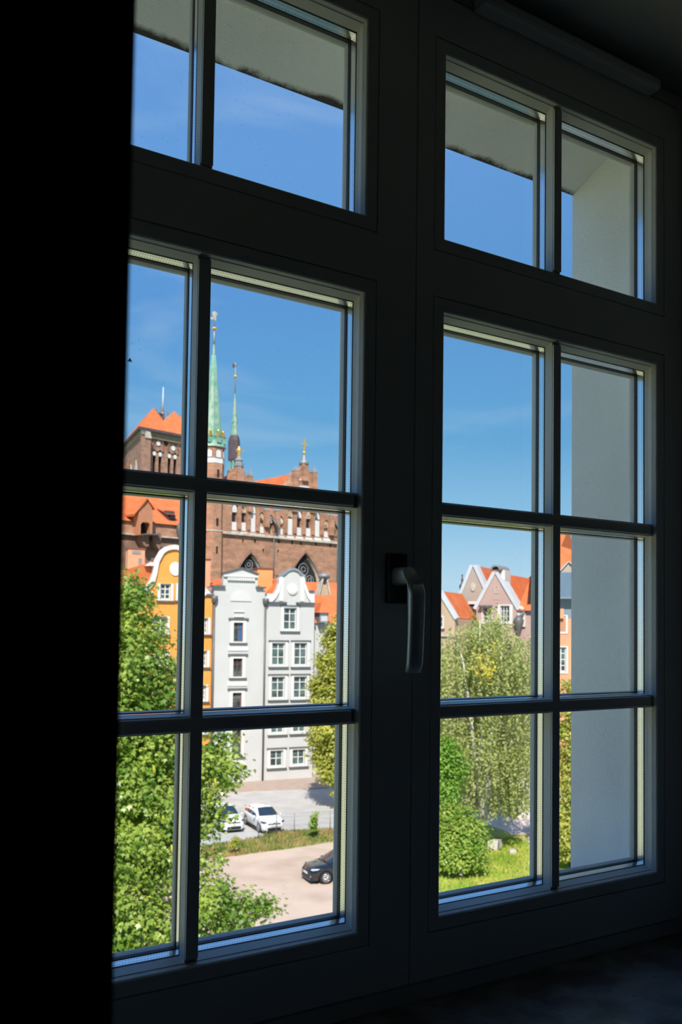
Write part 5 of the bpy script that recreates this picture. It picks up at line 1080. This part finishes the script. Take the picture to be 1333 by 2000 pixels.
# weeping birch
def birch():
    p = at(945, 1560, 60); base = (p.x, p.y, GZ); e = empty('birch_tree', base); tag(e, 'tall weeping birch with pale trunks in front of the pink and taupe houses', 'tree')
    k = 60/FPX; vs = []
    heads = []
    for i in range(120):
        u = rng.uniform(850, 1040); edge = 1 - ((u-945)/110)**2; v0 = 1200+55*(1-edge)+rng.uniform(0, 330); heads.append((u, v0, 60+rng.uniform(-3.5, 3.5)))
    for (u, v, D) in ((962, 1195, 60), (958, 1203, 60), (968, 1210, 59.5), (925, 1225, 60), (930, 1215, 60), (895, 1240, 60), (985, 1218, 60), (1010, 1245, 60), (880, 1255, 60), (950, 1215, 59), (940, 1240, 58), (975, 1230, 58)): heads.append((u, v, D))
    Ps = []
    for u, v, D in heads:
        c = np.array(at(u, v, D)); nst = rng.integers(8, 14)
        for _ in range(nst):
            s0 = c+rng.normal(size=3)*np.array([.5, .5, .35]); ln = rng.uniform(1.2, 4.2); n = int(ln*11); t = np.linspace(0, 1, n)[:, None]
            Ps.append(s0+np.array([0, 0, -1.])*t*ln+rng.normal(size=3)*np.array([.25, .25, 0])*t+rng.normal(size=(n, 3))*np.array([.07, .07, .05]))
    P = np.vstack(Ps); P = P[P[:, 2] > GZ+2.2]
    N = rng.normal(size=P.shape)+np.array([-.3, -.7, .5]); T = np.array([0, 0, -1.])+rng.normal(size=P.shape)*.4
    V, kk = leafbatch(P, N, T, .20, QUAD); f = leafmesh('foliage', V, kk, M['birch'], e, base); f['kind'] = 'stuff'; print('birch leaves', len(P))
    Py = np.vstack([np.array(at(u, v, 56.3))+rng.normal(size=(26, 3))*.28 for u, v in ((943, 1282), (946, 1310), (965, 1300), (951, 1318), (935, 1300), (968, 1270))])
    V, kk = leafbatch(Py, rng.normal(size=Py.shape)+np.array([-.3, -.7, .5]), rng.normal(size=Py.shape), .22, QUAD); f = leafmesh('yellow_foliage', V, kk, M['yellow'], e, base); f['kind'] = 'stuff'
    for pts in ([(945, 1660), (944, 1500), (937, 1330), (938, 1210)], [(945, 1600), (962, 1420), (978, 1300), (985, 1235)], [(938, 1560), (920, 1400), (905, 1290), (890, 1250)], [(940, 1620), (938, 1480), (948, 1330), (958, 1210)]):
        MB().tube([Vector(A(u, v, 59))-Vector(base) for u, v in pts], [.15, .11, .07, .02], 7).build('trunk', M['wbark'], e)
    return e
birch()
simple('sapling', 'bright green young tree above the big bush at the left edge of the right leaf', 872, 1600, 56, [(872, 1455, 14, 56, 1.1), (884, 1475, 16, 56, 1), (862, 1490, 22, 56, 1), (880, 1515, 24, 56, 1), (900, 1500, 12, 56, 1), (870, 1550, 26, 56, 1), (862, 1590, 26, 55.5, 1)], M['sapling'], 9000, .2, clump=12, spread=.24, trunk=.1, up=.8)
simple('bush', 'large round green bush on the lawn, below the birch', 903, 1690, 53.5, [(905, 1640, 34, 53.5, .9), (880, 1625, 34, 54, 1), (925, 1655, 26, 53, 1), (895, 1672, 34, 52.8, .8), (870, 1665, 30, 53, 1), (935, 1680, 16, 53, .9), (905, 1595, 22, 54.5, .9), (880, 1588, 20, 54.5, 1), (925, 1618, 20, 54, 1), (850, 1650, 30, 54, 1)], M['bush'], 16000, .19, clump=12, spread=.24, trunk=0, up=.85)
simple('hedge_tree', 'green tree with yellowing leaves in the narrow strip left of the outer reveal', 1118, 1680, 55, [(1115, 1345, 16, 55, 1), (1100, 1375, 12, 55, 1), (1125, 1390, 26, 55, 1), (1105, 1430, 22, 55, 1), (1120, 1480, 32, 55, 1), (1105, 1520, 20, 54.5, 1), (1125, 1560, 30, 54.5, 1), (1108, 1600, 16, 54.5, 1), (1120, 1640, 26, 54, 1), (1112, 1665, 16, 54, .8), (1150, 1450, 40, 56, 1), (1160, 1580, 40, 56, 1)], M['linden'], 15000, .2, clump=12, spread=.24, trunk=.16, up=.6)
# street greenery further back, right of the birch
simple('hedge_tree', 'pale green tree crown low behind the birch trunks', 905, 1500, 74, [(880, 1420, 26, 74, 1), (905, 1450, 30, 74, 1), (870, 1480, 26, 74, 1), (1010, 1420, 22, 74, 1), (1020, 1470, 22, 74, 1), (985, 1480, 22, 74, 1)], M['birch'], 6000, .26, clump=12, spread=.3, trunk=.12)

# ================================================================== SMALL THINGS ON THE GROUND
def blockstone(u, v, sx, sy, sz, label, rz=.3, seed=1):
    r_ = random.Random(seed); p = gp(u, v); mb = MB(); vs = []
    for z in (-.05, sz):
        for a, b in ((-1, -1), (1, -1), (1, 1), (-1, 1)): vs.append((a*sx/2*(1-.12*(z > 0))+r_.uniform(-.06, .06), b*sy/2*(1-.12*(z > 0))+r_.uniform(-.06, .06), z+r_.uniform(-.04, .04)*(z > 0)))
    mb.add(vs, [(0, 1, 2, 3), (4, 5, 6, 7), (0, 1, 5, 4), (1, 2, 6, 5), (2, 3, 7, 6), (3, 0, 4, 7)])
    o = mb.build('stone_block', M['rock'], None, (p.x, p.y, GZ), rz, bevel=.05); tag(o, label, 'stone'); return o
blockstone(967, 1659, 1.0, .7, .6, 'pale squared stone block on the lawn beside the big bush', .5, 1)
blockstone(1002, 1668, .75, .5, .28, 'low flat pale stone on the lawn, right of the squared block', .9, 2)
p = gp(901, 1712); o = MB().lathe([(.06, 0), (.11, .06), (.10, .2), (.04, .28), (.035, .33)], 0, 0, 8).build('bottle', M['plate'], None, (p.x, p.y, GZ+.02)); tag(o, 'tiny white litter bottle on the grass in front of the bush', 'bottle')
# low wall with pillars beside the path
def lowwall():
    a, b = gp(982, 1602), gp(1060, 1585); e = empty('low_wall', (a.x, a.y, GZ), math.atan2(b.y-a.y, b.x-a.x)); tag(e, 'low pale garden wall with square pillars behind the path', 'wall'); L_ = (b-a).length
    MB().box(0, L_, 0, .25, 0, .9).build('panel', M['stone'], e)
    for i in range(5): x = L_*i/4; MB().box(x-.2, x+.2, -.12, .37, 0, 1.35).build('pillar', M['white'], e)
lowwall()
# steps up behind the birch
def steps():
    a = gp(965, 1592); e = empty('steps', (a.x, a.y, GZ), math.radians(-55)); tag(e, 'short flight of pale stone steps half hidden under the birch', 'steps')
    for i in range(6): MB().box(-1.3, 1.3, i*.36, i*.36+.4, 0, .16*(i+1)).build('step', M['stone'], e)
steps()
# thin wire fence along the street edge
def fence():
    pts = [gp(u, v) for u, v in ((505, 1641), (540, 1632), (575, 1630), (610, 1627), (645, 1625), (690, 1621))]; a = pts[0]; e = empty('wire_fence', (a.x, a.y, GZ)); tag(e, 'thin grey wire mesh fence along the street behind the grass strip', 'fence')
    q = [p-Vector((a.x, a.y, GZ)) for p in pts]; q = [Vector((p.x, p.y, 0)) for p in q]
    for p in q: MB().tube([p, p+Vector((0, 0, 1.5))], .03, 6).build('post', M['wire'], e)
    w_ = MB()
    for i in range(len(q)-1):
        for h_ in (.05, .35, .65, .95, 1.25, 1.45): w_.tube([q[i]+Vector((0, 0, h_)), q[i+1]+Vector((0, 0, h_))], .006, 3)
        n = int((q[i+1]-q[i]).length/.12)
        for j in range(n): p = q[i].lerp(q[i+1], j/n); w_.tube([p+Vector((0, 0, .05)), p+Vector((0, 0, 1.45))], .005, 3)
    tag(w_.build('mesh', M['wire'], e), kind='stuff')
fence()
